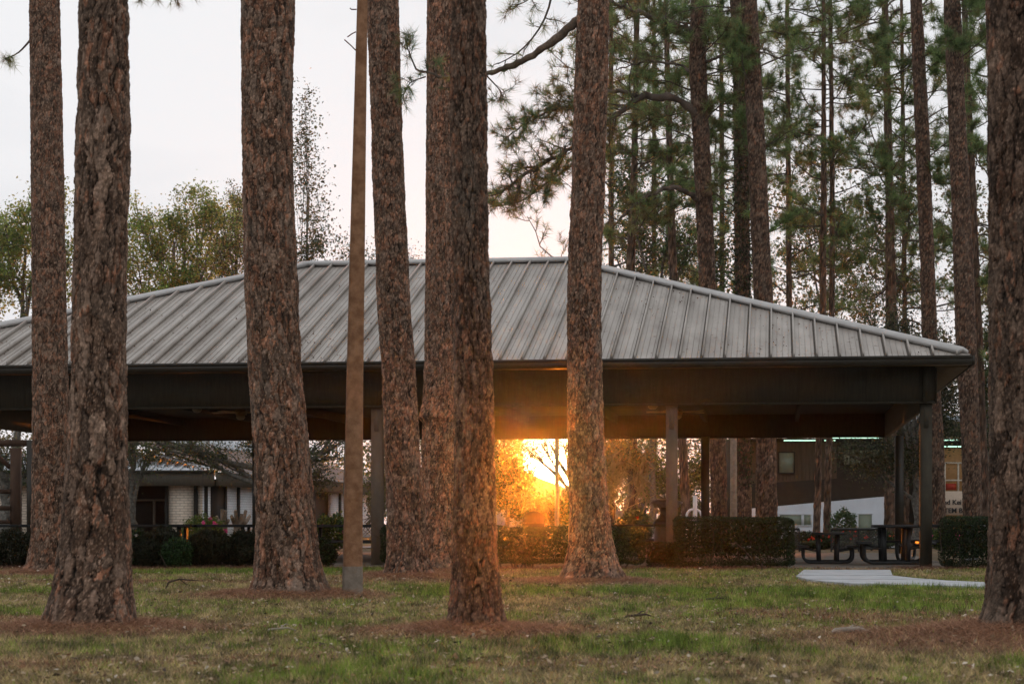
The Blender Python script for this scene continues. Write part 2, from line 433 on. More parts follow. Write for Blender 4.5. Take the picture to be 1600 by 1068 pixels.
# leaf litter, pine straw, twigs
def leaves(cent, size, rng, nrm=None, flat=0.0, aspect=0.55):
    """diamond leaf quads, folded a little"""
    n = len(cent); a = rng.normal(size=(n, 3)); a[:, 2] *= (1 - flat)
    a /= np.linalg.norm(a, axis=1)[:, None] + 1e-9
    b = rng.normal(size=(n, 3)); b[:, 2] *= (1 - flat)
    b = b - (b * a).sum(1)[:, None] * a; b /= np.linalg.norm(b, axis=1)[:, None] + 1e-9
    s = np.asarray(size).reshape(-1, 1) * np.ones((n, 1))
    nn_ = np.cross(a, b)
    v = np.stack([cent - a * s * .5, cent + b * s * aspect * .5 + nn_ * s * .12, cent + a * s * .5, cent - b * s * aspect * .5 + nn_ * s * .12], 1)
    return v.reshape(-1, 3), np.arange(4 * n).reshape(-1, 4)

def build_litter():
    rng = np.random.default_rng(11)
    n = 20000
    y = 9.3 + (36 - 9.3) * rng.uniform(0, 1, n) ** 1.1
    x = rng.uniform(-1, 1, n) * (y * .275 + 2.6)
    k = (fbm(x * .9, y * .9, x * 0, 2, 3) > -.35) & ~in_path(x, y)
    x, y = x[k], y[k]; n = len(x)
    c = np.stack([x, y, ground_z(x, y) + rng.uniform(.012, .04, n)], -1)
    v, f = leaves(c, rng.uniform(.018, .055, n) , rng, flat=.7)
    pal = np.array([(.42, .31, .20), (.18, .11, .065), (.62, .53, .43), (.06, .04, .03), (.33, .18, .10)])
    cc = pal[rng.choice(5, n, p=[.42, .22, .09, .08, .19])] * rng.uniform(.7, 1.2, (n, 1))
    b = MB(); b.add(v, f, 0, np.repeat(cc, 4, 0))
    m = mat('dead_leaves', (1, 1, 1), .8, col2=(1, 1, 1), attr=True, trans=.1)
    tag(b.build('leaf_litter', m, attr=True), 'fallen brown and pale dead leaves scattered over the lawn', 'leaf litter', kind='stuff')
    b = MB()
    for (mx_, my_, r, h, w) in MOUNDS:
        k = 11000 if w > 1 else 8000
        q = r * .7 + np.abs(rng.normal(0, w * .55, k)); th = rng.uniform(0, 2 * np.pi, k)
        xx = mx_ + q * np.cos(th); yy = my_ + q * np.sin(th)
        ok = (np.hypot(xx - mx_, yy - my_) > r * .72) & ~in_path(xx, yy); xx, yy = xx[ok], yy[ok]; k = len(xx)
        v, f = blades(xx, yy, ground_z(xx, yy) + rng.uniform(0.004, .03, k), rng.uniform(.08, .20, k), rng.uniform(.003, .0055, k), rng.uniform(.93, 1, k), rng)
        rr = rng.uniform(0, 1, (k, 1))
        b.add(v, f, 0, np.repeat(np.array([.15, .065, .036]) * (1 - rr) + np.array([.50, .27, .16]) * rr, 3, 0))
    k = 16000
    xx = rng.uniform(-10, 10, k); yy = rng.uniform(34.7, 36.2, k); ok = ~((xx > 4.9) & (xx < 6.8)); xx, yy = xx[ok], yy[ok]; k = len(xx)
    v, f = blades(xx, yy, ground_z(xx, yy) + rng.uniform(.004, .035, k), rng.uniform(.06, .18, k), rng.uniform(.005, .008, k), rng.uniform(.85, 1, k), rng)
    rr = rng.uniform(0, 1, (k, 1)); b.add(v, f, 0, np.repeat(np.array([.07, .03, .018]) * (1 - rr) + np.array([.25, .12, .07]) * rr, 3, 0))
    tag(b.build('pine_straw', m, attr=True), 'reddish fallen pine needles heaped round the trunks and along the hedges', 'pine straw', kind='stuff')
build_litter()

def build_sticks():
    rng = random.Random(5)
    spots = [((285, 921), 1.3, 'curved dark stick standing up from the straw left of the thickest pine trunk'),
             ((1330, 995), .9, 'pale flat piece of bark lying on the lawn in front of the right-hand trunk'),
             ((1000, 968), .8, 'thin dark twig on the grass right of the slim central trunk'),
             ((440, 987), .7, 'short pale stick on the bare lawn below the thickest trunk'),
             ((1120, 939), .8, 'small forked twig on the grass between the sunlit trunk and the path')]
    for (px, py), s, lab in spots:
        d = F * HC / (py - YH); x, y = (px - 800) / F * d, d
        z = float(ground_z(np.array([x]), np.array([y]))[0])
        b = MB(); L = .32 * s
        curved = 'curved' in lab
        pts = [(x - L / 2, y, z + .02), (x - L * .42, y + .01, z + (.10 if curved else .03)), (x - L * .1, y + .03, z + (.14 if curved else .035)), (x + L * .2, y, z + (.13 if curved else .045)), (x + L / 2, y + .05, z + (.12 if curved else .02))]
        b.tube(pts, [.008, .011, .011, .009, .004] if 'flat' not in lab else [.01, .022, .024, .02, .01], 6)
        b.tube([pts[2], (x + L * .1, y + .08, z + .07), (x + L * .18, y + .13, z + .06)], [.007, .005, .003], 5)
        pale = 'pale' in lab
        m = mat('pale_stick' if pale else 'dark_stick', (.30, .25, .20) if pale else (.06, .04, .03), .9, scale=20)
        tag(b.build('stick', m, origin=(x, y, z), smooth=True), lab, 'stick', 'sticks lying on the lawn')
build_sticks()

# ================================================================== BARK TRUNKS
def voro(u, v, nu, seed):
    iu, iv = np.floor(u), np.floor(v)
    f1 = np.full(u.shape, 9.0); f2 = np.full(u.shape, 9.0); cid = np.zeros(u.shape); lv = np.zeros(u.shape); b1 = [u * 0, u * 0]; b2 = [u * 0, u * 0 + 1]
    for a in (-1, 0, 1):
        for b in (-1, 0, 1):
            ci, cj = iu + a, iv + b
            cm = np.mod(ci, nu)
            jx = h3(cm, cj, cm * 0, seed) * .8 + .1; jy = h3(cm, cj, cm * 0 + 1, seed) * .8 + .1
            dx = ci + jx - u; dy = cj + jy - v
            dd = np.sqrt(dx * dx + dy * dy)
            idv = h3(cm, cj, cm * 0 + 2, seed)
            less = dd < f1
            sec = (~less) & (dd < f2)
            for q_, cur in ((0, dx), (1, dy)):
                b2[q_] = np.where(less, b1[q_], np.where(sec, cur, b2[q_])); b1[q_] = np.where(less, cur, b1[q_])
            f2 = np.where(less, f1, np.minimum(f2, dd))
            cid = np.where(less, idv, cid); lv = np.where(less, -dy, lv)
            f1 = np.where(less, dd, f1)
    ox, oy = b2[0] - b1[0], b2[1] - b1[1]
    return f1, f2 - f1, cid, lv, np.abs(ox) / (np.hypot(ox, oy) + 1e-6)

def bark_trunk(name, t, parent, nt_=200, dz=.02, depth=.022, top=7.0):
    d = t['d']; rows = np.array(t['rows'], float)
    z = HC - (rows[:, 0] - YH) / F * d; cx = ((rows[:, 1] + rows[:, 2]) / 2 - 800) / F * d; r = (rows[:, 2] - rows[:, 1]) / 2 / F * d
    o = np.argsort(z); z, cx, r = z[o], cx[o], r[o]
    zt = z[-1]; vis = np.arange(-0.12, zt + .3, dz); up = np.arange(zt + .35, zt + top, .12)
    Z = np.concatenate([vis, up])
    sl = (cx[-1] - cx[-3]) / (z[-1] - z[-3]) * .6
    zz = np.append(z, zt + top); cc = np.append(cx, cx[-1] + sl * top); rr = np.append(r, r[-1] * .75)
    zz = np.insert(zz, 0, -0.2); cc = np.insert(cc, 0, cc[0]); rr = np.insert(rr, 0, rr[0] * 1.12)
    CX = np.interp(Z, zz, cc); R = np.interp(Z, zz, rr)
    kk = max(3, int(.22 / dz)) | 1; ker = np.hanning(kk + 2)[1:-1]; ker /= ker.sum()
    sm = lambda q: np.convolve(np.pad(q, kk // 2, mode='edge'), ker, 'valid')
    CX, R = (CX, R) if t.get('sharp') else (sm(CX), R)
    rb = np.median(r)
    TH = np.arange(nt_) / nt_ * 2 * np.pi
    T, ZZ = np.meshgrid(TH, Z); RR = np.repeat(R[:, None], nt_, 1)
    X0, Y0 = np.cos(T) * rb, np.sin(T) * rb; sd_ = t['seed'] * 101
    cw, ch = t['cw'], t['ch']
    k = 1 / cw
    w1 = fbm(X0 * k * .8, Y0 * k * .8, ZZ * k * .5, 3, sd_); w2 = fbm(X0 * k * .9, Y0 * k * .9, ZZ * k * .6, 3, sd_ + 5)
    j1 = fbm(X0 * k * 3.2, Y0 * k * 3.2, ZZ * k * 2.2, 3, sd_ + 7); j2 = fbm(X0 * k * 3.0, Y0 * k * 3.0, ZZ * k * 2.4, 3, sd_ + 8)
    nu = max(5, round(2 * np.pi * rb / cw))
    f1, e1, id1, lv1, o1 = voro(T / (2 * np.pi) * nu + w1 * .75 + j1 * .24, ZZ * (1 + .05 * ZZ) / ch + w2 * .9 + j2 * .20, nu, sd_ + 1)
    nu2 = nu * 2
    f2, e2, id2, lv2, o2 = voro(T / (2 * np.pi) * nu2 + w2 * .9 + j2 * .4, ZZ * (1 + .05 * ZZ) / (ch * .40) + w1 * 1.1 + j1 * .4, nu2, sd_ + 2)
    fine = fbm(X0 * k * 5, Y0 * k * 5, ZZ * k * 3.0, 3, sd_ + 9)
    hs = fbm(X0 * k * 1.5, Y0 * k * 1.5, ZZ * k * .55, 5, sd_ + 12) * 5.0 + 2.2 + .5 * (id1 - .5)      # flaky layers lying over each other
    tq = np.floor(hs); fr_ = hs - tq; terr = (tq + sstep(0, .16, fr_)) / 4.0
    tid = h3(tq, np.floor(id1 * 997), tq * 0, sd_ + 3)
    gk = t.get('gk', 1.0)
    wide = .13 + .12 * (fbm(X0 * k * .6, Y0 * k * .6, ZZ * k * .3, 2, sd_ + 44) > .05)
    vert = sstep(.35, .85, o1)                 # fissures run mostly up and down; the breaks across are shallow
    plate = 1 - (1 - sstep(.0, wide * 1.0, e1)) * (.30 + .70 * vert); flake = sstep(.0, .10, e2)
    disp = depth * (.85 * plate + .85 * terr + .22 * flake * plate + .12 * (-lv1) * plate + .20 * (-lv2) * flake + .32 * fine + .10 * (id1 - .5)) - depth * 1.15
    zrel = np.clip(ZZ, 0, None)
    lob = np.exp(-zrel / .28)
    lobes = lob * RR * (.085 * np.cos(T * 5 + t['seed'] * 1.7) + .06 * np.cos(T * 3 + t['seed'] * 2.9))
    rad = RR * (1 + .02 * np.cos(2 * T + t['seed'])) + disp + lobes
    v = np.stack([CX[:, None] + np.cos(T) * rad, d + np.sin(T) * rad, ZZ], -1)
    # colour of the bark plates and flakes themselves
    red = np.array([.185, .082, .046]); brn = np.array([.088, .053, .035]); gry = np.array([.135, .098, .076]); pal = np.array([.27, .195, .155]); drk = np.array([.018, .012, .009])
    a = id1[..., None]; b_ = tid[..., None]; b2 = id2[..., None]; w = t['warm']
    c = (brn * (1 - a * .8) + gry * a * .8) * (.7 + .6 * h3(np.floor(id1 * 991), tq * 0, tq * 0, 7)[..., None])
    mixr = sstep(1 - .34 * w - .05, 1 - .26 * w, b_)
    c = c * (1 - mixr * .8) + red * (.75 + .5 * a) * mixr * .8
    c = np.where(b2 < .12, c * .45 + pal * .55, c)
    edge = (sstep(.0, .05, fr_) * (1 - sstep(.10, .24, fr_)))[..., None]          # pale broken lips of the flakes
    c = c * (1 - .5 * edge) + pal * .5 * edge
    c = c * (0.55 + .9 * (fine[..., None] * .5 + .5)) * (.75 + .5 * b2)
    cre = ((1 - (1 - sstep(0, wide * .6, e1)) * (.35 + .65 * vert)) * (.68 + .32 * sstep(0, .06, e2)) * (.50 + .50 * sstep(0, .07, fr_)))[..., None]
    c = drk * (1 - cre) + c * cre
    lich = sstep(.25, .6, fbm(X0 * 3 + 9, Y0 * 3, ZZ * 1.2, 3, sd_ + 33))[..., None]
    c = c * (1 - .35 * lich) + np.array([.13, .125, .11]) * .35 * lich * cre
    lum = np.clip(c.mean(-1, keepdims=True), .003, 1); c = lum + (c - lum) * .86
    c = c * (lum / .082) ** .62 * np.array([1.06, .96, .87])
    if t.get('dark'): c = c * t['dark']
    m = len(Z); i = np.arange(m - 1)[:, None] * nt_; j = np.arange(nt_)[None]; kq = (j + 1) % nt_
    f = np.stack([i + j, i + kq, i + nt_ + kq, i + nt_ + j], -1).reshape(-1, 4)
    b = MB(); b.add(v.reshape(-1, 3), f, 0, c.reshape(-1, 3))
    b.add(np.vstack([v[-1], [[CX[-1], d, Z[-1] + .02]]]), [(q, (q + 1) % nt_, nt_) for q in range(nt_)], 0, (.2, .15, .1))
    return b.build(name, M_BARK, parent, smooth=True, attr=True)

# ================================================================== FOLIAGE TOOLS
def tufts(cent, dirs, k, length, width, rng, spread=.75):
    n = len(cent); c = np.repeat(cent, k, 0); dd = np.repeat(dirs, k, 0)
    q = dd * (1 - spread * .45) + rng.normal(size=(n * k, 3)) * spread * .62
    q /= np.linalg.norm(q, axis=1)[:, None] + 1e-9
    L = (rng.uniform(.6, 1.1, n * k) * length)[:, None]
    s = np.cross(q, rng.normal(size=(n * k, 3))); s /= np.linalg.norm(s, axis=1)[:, None] + 1e-9
    s = s * width / 2
    st = c - dd * rng.uniform(0, length * .5, (n * k, 1))
    v = np.stack([st - s, st + s, st + q * L], 1)
    return v.reshape(-1, 3), np.arange(3 * n * k).reshape(-1, 3)

def wander(a, dirv, length, steps, rng, bend=.25, lift=.0):
    pts = [np.array(a, float)]; dcur = np.array(dirv, float); dcur /= np.linalg.norm(dcur)
    for _ in range(steps):
        dcur = dcur + rng.normal(size=3) * bend / math.sqrt(steps) + np.array([0, 0, lift / steps]); dcur /= np.linalg.norm(dcur)
        pts.append(pts[-1] + dcur * length / steps)
    return np.array(pts)

def subbranch(b, main, r0, rng, n, length, lift=.25, wood=0, out=None, start=.3, n2=3, sides=4):
    """secondary and tertiary twigs along a limb; collects twig ends"""
    m = len(main)
    for q in range(n):
        f = start + (1 - start) * (q + rng.uniform(0, 1)) / n
        x = f * (m - 1); i = min(int(x), m - 2); p = main[i] + (main[i + 1] - main[i]) * (x - i)
        tan = main[i + 1] - main[i]; tan /= np.linalg.norm(tan)
        side = np.cross(tan, rng.normal(size=3)); side /= np.linalg.norm(side)
        dv = tan * rng.uniform(.3, .9) + side * rng.uniform(.5, 1) + np.array([0, 0, lift])
        L = length * rng.uniform(.45, 1) * (1.15 - .55 * f)
        w = wander(p, dv, L, 4, rng, .5, lift)
        b.tube(w, np.linspace(r0 * .42, r0 * .12, 5), sides, wood, (1, 1, 1), cap=False)
        out.append((w[-1], w[-1] - w[-2])); out.append((w[2], w[3] - w[2])) if rng.uniform() < .6 else None
        for _ in range(n2):
            g = rng.integers(1, 4); s2 = rng.normal(size=3); tt = w[g + 1] - w[g]; tt /= np.linalg.norm(tt)
            dv2 = tt * .7 + s2 / np.linalg.norm(s2) * .7 + np.array([0, 0, lift])
            w2 = wander(w[g], dv2, L * rng.uniform(.3, .6), 3, rng, .4, lift)
            b.tube(w2, np.linspace(r0 * .2, r0 * .08, 4), 3, wood, (1, 1, 1), cap=False)
            out.append((w2[-1], w2[-1] - w2[-2]))
            if rng.uniform() < .5: out.append((w2[1], w2[2] - w2[1]))

def needle_cols(n, rng, warm=0.3):
    r = rng.uniform(0, 1, (n, 1)); w = (rng.uniform(0, 1, (n, 1)) < warm)
    g = np.array([.070, .115, .042]) * (1 - r) + np.array([.28, .39, .14]) * r
    y = np.array([.11, .09, .04]) * (1 - r) + np.array([.22, .19, .085]) * r
    return np.where(w, y, g)

def add_tufts(b, out, k, length, width, rng, mi=1, warm=.3, spread=.8):
    c = np.array([o[0] for o in out]); dd = np.array([o[1] for o in out]); dd /= np.linalg.norm(dd, axis=1)[:, None] + 1e-9
    v, f = tufts(c, dd, k, length, width, rng, spread)
    tc_ = needle_cols(len(c), rng, warm)
    cc = np.repeat(tc_, k, 0) * rng.uniform(.75, 1.2, (len(c) * k, 1))
    b.add(v, f, mi, np.repeat(cc, 3, 0))

def smooth_poly(pts, n=14):
    pts = np.array(pts, float); s = np.concatenate([[0], np.cumsum(np.linalg.norm(np.diff(pts, axis=0), axis=1))])
    q = np.linspace(0, s[-1], n); r = np.stack([np.interp(q, s, pts[:, k]) for k in range(3)], 1)
    for _ in range(2): r[1:-1] = (r[:-2] + 2 * r[1:-1] + r[2:]) / 4
    return r

# ------------------------------------------------ the eight near pines
def near_pines():
    for t in PINES:
        root = thing('pine_tree', t['label'], 'pine tree', (t['x'], t['d'], 0), 'pines standing on the front lawn')
        near = t['d'] < 26
        tr = bark_trunk('trunk', t, root, nt_=240 if near else 180, dz=.013 if near else .02, depth=.019 if near else .018)
        rng = np.random.default_rng(t['seed'] + 50)
        d = t['d']
        if t['seed'] == 7:
            limb = smooth_poly([P(905, 30, d), P(885, 48, d), P(850, 75, d + .2), (P(815, 98, d + .5)), P(757, 118, d + 1.0), P(700, 125, d + 1.4), P(650, 108, d + 1.7)], 18)
            lb = MB(); lf = smooth_poly(limb, 44); lf[1:-1] += rng.normal(size=(42, 3)) * .009; rad_ = np.linspace(.062, .014, 44) * rng.uniform(.85, 1.15, 44)
            lb.tube(lf, rad_, 9, 0, np.repeat(np.array((.14, .105, .08)) * rng.uniform(.6, 1.4, (44, 1)), 9, 0), cap=False); lb.build('limb', M_BARK, root, smooth=True, attr=True)
            b = MB(); out = []
            for pl, rr in (([P(865, -25, d + .3), P(858, 20, d + .4), P(838, 55, d + .5), P(810, 85, d + .6), P(778, 100, d + .8)], .018),
                           ([P(840, -30, d + .6), P(828, 0, d + .6), P(800, 12, d + .7)], .014),
                           ([P(760, 118, d + 1), P(790, 150, d + 1), P(765, 158, d + 1)], .012),
                           ([P(650, 108, d + 1.7), P(640, 85, d + 1.7), P(632, 60, d + 1.8)], .014), ([P(665, 120, d + 1.6), P(640, 128, d + 1.7), P(630, 150, d + 1.7)], .012)):
                pl = smooth_poly(pl, 10)
                b.tube(pl, np.linspace(rr, rr * .4, 10), 5, 0, cap=False)
                subbranch(b, pl, rr * 1.2, rng, 9, .42, .1, 0, out, .25, 1)
            subbranch(b, limb[9:], .025, rng, 7, .45, .1, 0, out, .1, 1)
            add_tufts(b, out, 22, .20, .0055, rng, 1, .35)
            b.build('crown', [M_TWIG, M_NEEDLE], root, attr=True)
        if t['seed'] == 1:
            b = MB(); out = []
            for pl in ([P(50, 60, d), P(28, 85, d - .3), P(8, 92, d - .5)], [P(55, -50, d), P(10, -20, d - .4), P(-30, 10, d - .6)]):
                pl = smooth_poly(pl, 8); b.tube(pl, np.linspace(.02, .008, 8), 5, 0, cap=False); subbranch(b, pl, .018, rng, 4, .3, 0, 0, out, .75, 1)
            add_tufts(b, out, 20, .2, .006, rng, 1, .5)
            b.build('crown', [M_TWIG, M_NEEDLE], root, attr=True)
        if t['seed'] == 3:
            b = MB(); out = []
            pl = smooth_poly([P(380, -60, d), P(320, -40, d + .5), P(270, -15, d + .8), P(215, -5, d + 1)], 12)
            b.tube(pl, np.linspace(.03, .01, 12), 6, 0, cap=False); subbranch(b, pl, .02, rng, 9, .32, -.1, 0, out, .45, 2)
            add_tufts(b, out, 14, .14, .005, rng, 1, .7)
            b.build('crown', [M_TWIG, M_NEEDLE], root, attr=True)
near_pines()

# ================================================================== CONCRETE POLE
def concrete_pole():
    d = 22.9; x0 = (550.5 - 800) / F * d
    root = thing('utility_pole', 'square tapering brown concrete pole with chamfered edges, leaning slightly, between two pines', 'pole', (x0, d, 0))
    def sec(py, xl, xr):
        z = HC - (py - YH) / F * d; c = ((xl + xr) / 2 - 800) / F * d; h = (xr - xl) / 2 / F * d
        ch = h * .22; a = 0.16
        base = np.array([(-h + ch, -h), (h - ch, -h), (h, -h + ch), (h, h - ch), (h - ch, h), (-h + ch, h), (-h, h - ch), (-h, -h + ch)]) * .94
        R = np.array([[math.cos(a), -math.sin(a)], [math.sin(a), math.cos(a)]]); q = base @ R.T
        return np.column_stack([q[:, 0] + c, q[:, 1] + d, np.full(8, z)])
    def shaft(rows):
        b = MB(); S = [sec(*r) for r in rows]; v = np.vstack(S); n = 8; m = len(S)
        f = [(i * n + j, i * n + (j + 1) % n, (i + 1) * n + (j + 1) % n, (i + 1) * n + j) for i in range(m - 1) for j in range(n)]
        b.add(v, f); b.add(np.vstack([S[-1]]), [(0, 1, 2, 3), (0, 3, 4, 7), (7, 4, 5, 6)]); return b
    mp_ = mat('weathered_brown_concrete', (.16, .075, .036), .9, col2=(.28, .15, .082), scale=9, bump=.6, bscale=60)
    mb_ = mat('pole_base_concrete', (.16, .13, .10), .95, col2=(.24, .2, .16), scale=9, bump=.5, bscale=60)
    shaft([(884, 535.5, 566.5), (600, 541, 567.5), (400, 546, 570), (200, 552, 572), (0, 558, 574.5), (-600, 573, 584)]).build('shaft', mp_, root)
    shaft([(945, 534.5, 567), (884, 535, 567)]).build('base', mb_, root)
    mr = mat('rusty_bracket', (.12, .03, .018), .7)
    for pts in ([(557, 15), (549, 15), (547, 13)], [(556, 50), (550, 53), (543, 58)], [(556, 79), (548, 71), (538, 62)]):
        b = MB(); b.tube([P(x, y, d - .02 * i) for i, (x, y) in enumerate(pts)], .007, 6); b.build('step_peg', mr, root)
concrete_pole()

# ================================================================== PAVILION
TH = 0.1302; CX0, CY0 = 7.699, 36.359; PL, PW, OV, HF, HE, HR = 20.948, 14.974, .587, 3.0, 3.809, 6.646
U = np.array([math.cos(TH), -math.sin(TH), 0]); V = np.array([math.sin(TH), math.cos(TH), 0]); PC = np.array([CX0, CY0, 0.])
def pv(p):
    """pavilion frame: (a, b, z) with a from the front right corner to the left, b to the back"""
    p = np.asarray(p, float).reshape(-1, 3)
    return PC - p[:, :1] * U + p[:, 1:2] * V + p[:, 2:] * np.array([0, 0, 1.])
def pbox(b, a0, a1, b0, b1, z0, z1, mi=0):
    return b.hexa(pv([(a1, b0, z0), (a0, b0, z0), (a0, b1, z0), (a1, b1, z0), (a1, b0, z1), (a0, b0, z1), (a0, b1, z1), (a1, b1, z1)]), mi)

def metal_roof_mat():
    m = bpy.data.materials.new('grey_metal_roofing'); m.use_nodes = True
    t = m.node_tree; nn = t.nodes; L = t.links.new; bs = nn['Principled BSDF']
    tcn = nn.new('ShaderNodeTexCoord')
    def noise(sc, st=(1, 1, 1), det=5):
        mp2 = nn.new('ShaderNodeMapping'); mp2.inputs['Scale'].default_value = st; mp2.inputs['Rotation'].default_value = (0, 0, TH); L(tcn.outputs['Object'], mp2.inputs[0])
        n = nn.new('ShaderNodeTexNoise'); n.inputs['Scale'].default_value = sc; n.inputs['Detail'].default_value = det; L(mp2.outputs[0], n.inputs['Vector']); return n
    r = nn.new('ShaderNodeValToRGB'); r.color_ramp.elements[0].position = .3; r.color_ramp.elements[0].color = (.25, .215, .185, 1); r.color_ramp.elements[1].position = .7; r.color_ramp.elements[1].color = (.41, .37, .33, 1)
    L(noise(1.6, (1, .35, .35)).outputs['Fac'], r.inputs[0])
    sp = nn.new('ShaderNodeValToRGB'); sp.color_ramp.elements[0].position = .66; sp.color_ramp.elements[0].color = (0, 0, 0, 1); sp.color_ramp.elements[1].position = .72; sp.color_ramp.elements[1].color = (1, 1, 1, 1)
    L(noise(9, det=3).outputs['Fac'], sp.inputs[0])
    mu = nn.new('ShaderNodeMix'); mu.data_type = 'RGBA'; L(sp.outputs[0], mu.inputs[0]); L(r.outputs[0], mu.inputs[6]); mu.inputs[7].default_value = (.13, .085, .06, 1)
    st_ = nn.new('ShaderNodeValToRGB'); st_.color_ramp.elements[0].position = .54; st_.color_ramp.elements[0].color = (1, 1, 1, 1); st_.color_ramp.elements[1].position = .70; st_.color_ramp.elements[1].color = (.55, .50, .46, 1)
    L(noise(2.6, (1, .22, .22), 8).outputs['Fac'], st_.inputs[0])
    m2 = nn.new('ShaderNodeMix'); m2.data_type = 'RGBA'; m2.blend_type = 'MULTIPLY'; m2.inputs[0].default_value = .45; L(mu.outputs[2], m2.inputs[6]); L(st_.outputs[0], m2.inputs[7])
    L(m2.outputs[2], bs.inputs['Base Color'])
    bs.inputs['Roughness'].default_value = .5; bs.inputs['Metallic'].default_value = .15
    return m
M_ROOF = metal_roof_mat()

def pavilion():
    root = thing('pavilion', 'long open picnic pavilion with a grey standing-seam hip roof and dark brown beams', 'pavilion', tuple(PC))
    A0, A1, B0, B1 = -OV, PL + OV, -OV, PW + OV; hw = (B1 - B0) / 2; bm_ = B0 + hw
    ra, rb = A0 + hw, A1 - hw
    b = MB(); e = .03
    # four planes of roofing with thickness
    FR, FL, BR, BL = (A0, B0, HE), (A1, B0, HE), (A0, B1, HE), (A1, B1, HE); R1, R2 = (ra, bm_, HR), (rb, bm_, HR)
    top = pv([FR, FL, BR, BL, R1, R2]); bot = top - np.array([0, 0, .05])
    for src, fl in ((top, False), (bot, True)):
        f4_ = [(1, 0, 4, 5), (2, 3, 5, 4)]; f3_ = [(0, 2, 4), (3, 1, 5)]
        b.add(src, [q[::-1] for q in f4_] if fl else f4_); b.add(src, [q[::-1] for q in f3_] if fl else f3_)
    for i, j in ((0, 1), (2, 0), (3, 2), (1, 3)): b.add(np.vstack([bot[i], bot[j], top[j], top[i]]), [(0, 1, 2, 3)])
    def rib(p, q, w, h):
        b.beam(np.array(p) + (0, 0, h / 2), np.array(q) + (0, 0, h / 2), w, h)
    slope = (HR - HE) / hw
    def zrun(s): return HE + s * slope
    sp = 0.412
    k = A0 + .25; cnt = 0
    while k < A1 - .1:      # front and back planes: seams run up the slope
        run = min(hw, k - A0, A1 - k)
        for b_eave, sg in ((B0, 1), (B1, -1)):
            p = pv([(k, b_eave, HE)])[0]; q = pv([(k, b_eave + sg * run, zrun(run))])[0]
            rib(p, q, .030, .08)
            if sg == 1 and run > .3:      # dark strip painted for the seam's shadow line, in a dirt tone
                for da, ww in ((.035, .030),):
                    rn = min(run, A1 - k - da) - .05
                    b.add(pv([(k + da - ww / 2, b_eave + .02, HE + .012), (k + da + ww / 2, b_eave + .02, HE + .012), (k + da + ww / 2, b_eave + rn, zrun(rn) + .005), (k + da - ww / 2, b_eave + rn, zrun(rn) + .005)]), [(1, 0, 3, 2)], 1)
            if sg == 1:
                for m in (1, 2, 3):
                    kk = k + sp * m / 4; rn = min(hw, kk - A0, A1 - kk)
                    if rn > .1: rib(pv([(kk, b_eave + .01, HE)])[0], pv([(kk, b_eave + rn, zrun(rn))])[0], .009, .011)
        k += sp; cnt += 1
    k = B0 + .25
    while k < B1 - .1:
        run = min(k - B0, B1 - k)
        for a_e, sg in ((A0, 1), (A1, -1)): rib(pv([(a_e, k, HE)])[0], pv([(a_e + sg * run, k, zrun(run))])[0], .022, .042)
        k += sp
    roof = b.build('roof', [M_ROOF, mat('seam_shadow_strip', (.09, .075, .062), .9)], root)
    mcap = mat('ridge_metal', (.42, .405, .39), .45, metal=.3, var=.1, scale=2)
    def cap(name, p, q):
        c = MB(); p, q = pv([p])[0], pv([q])[0]; tdir = (q - p) / np.linalg.norm(q - p); s = np.cross(tdir, (0, 0, 1.)); s /= np.linalg.norm(s); s *= .14
        up = np.array((0, 0, .12)); lo = np.array((0, 0, .065)); th_ = np.array((0, 0, .075))
        v = np.array([p - s + lo, p + up, p + s + lo, q - s + lo, q + up, q + s + lo, p - s + lo - th_, p + up - th_, p + s + lo - th_, q - s + lo - th_, q + up - th_, q + s + lo - th_])
        c.add(v, [(0, 3, 4, 1), (1, 4, 5, 2), (6, 7, 10, 9), (7, 8, 11, 10), (0, 6, 9, 3), (2, 5, 11, 8), (0, 1, 7, 6), (1, 2, 8, 7), (3, 9, 10, 4), (4, 10, 11, 5)])
        c.build(name, mcap, roof)
    def ins(c_): return (c_[0] + math.copysign(.13, PL / 2 - c_[0]), c_[1] + math.copysign(.13, PW / 2 - c_[1]), c_[2] + .13 * slope)
    FR, FL, BR, BL = ins(FR), ins(FL), ins(BR), ins(BL)
    cap('ridge_cap', (ra - .12, bm_, HR), (rb + .12, bm_, HR))
    cap('hip_cap', FR, R1); cap('hip_cap', FL, R2); cap('hip_cap', BR, R1); cap('hip_cap', BL, R2)
    # gutters on the four eaves
    for (a0, a1, b0, b1) in ((A0, A1, B0 - .13, B0 + .0), (A0, A1, B1, B1 + .13), (A0 - .05, A0, B0 - .13, B1 + .13), (A1, A1 + .05, B0 - .13, B1 + .13)):
        g = MB(); pbox(g, a0, a1, b0, b1, HE - .165, HE - .012)
        if b1 - b0 < .2: pbox(g, a0, a1, b0 - (.018 if b0 < 0 else -.13), b0 + (.0 if b0 < 0 else .148), HE - .055, HE - .004)
        g.build('gutter', M_GUTTER, roof)
    # fascia beams of vertical boards
    def fascia(a0, a1, b0, b1, along_a):
        g = MB(); pbox(g, a0, a1, b0, b1, HF, HE - .11)
        span = (a1 - a0) if along_a else (b1 - b0)
        n = int(span / 1.22)
        for i in range(1, n):
            if along_a:
                q = a0 + span * i / n; out_ = b0 if b0 < 1 else b1
                pbox(g, q - .004, q + .004, (out_ - .004) if b0 < 1 else (out_ - .001), (out_ + .001) if b0 < 1 else (out_ + .004), HF + .02, HE - .19)
        if along_a:     # bottom trim
            pbox(g, a0, a1, b0 - .018 if b0 < 1 else b0, b0 - .002 if b0 < 1 else b1 + .018, HF - .012, HF + .03)
        return g
    fascia(0, PL, 0, .10, True).build('fascia', M_DARKWOOD, root)
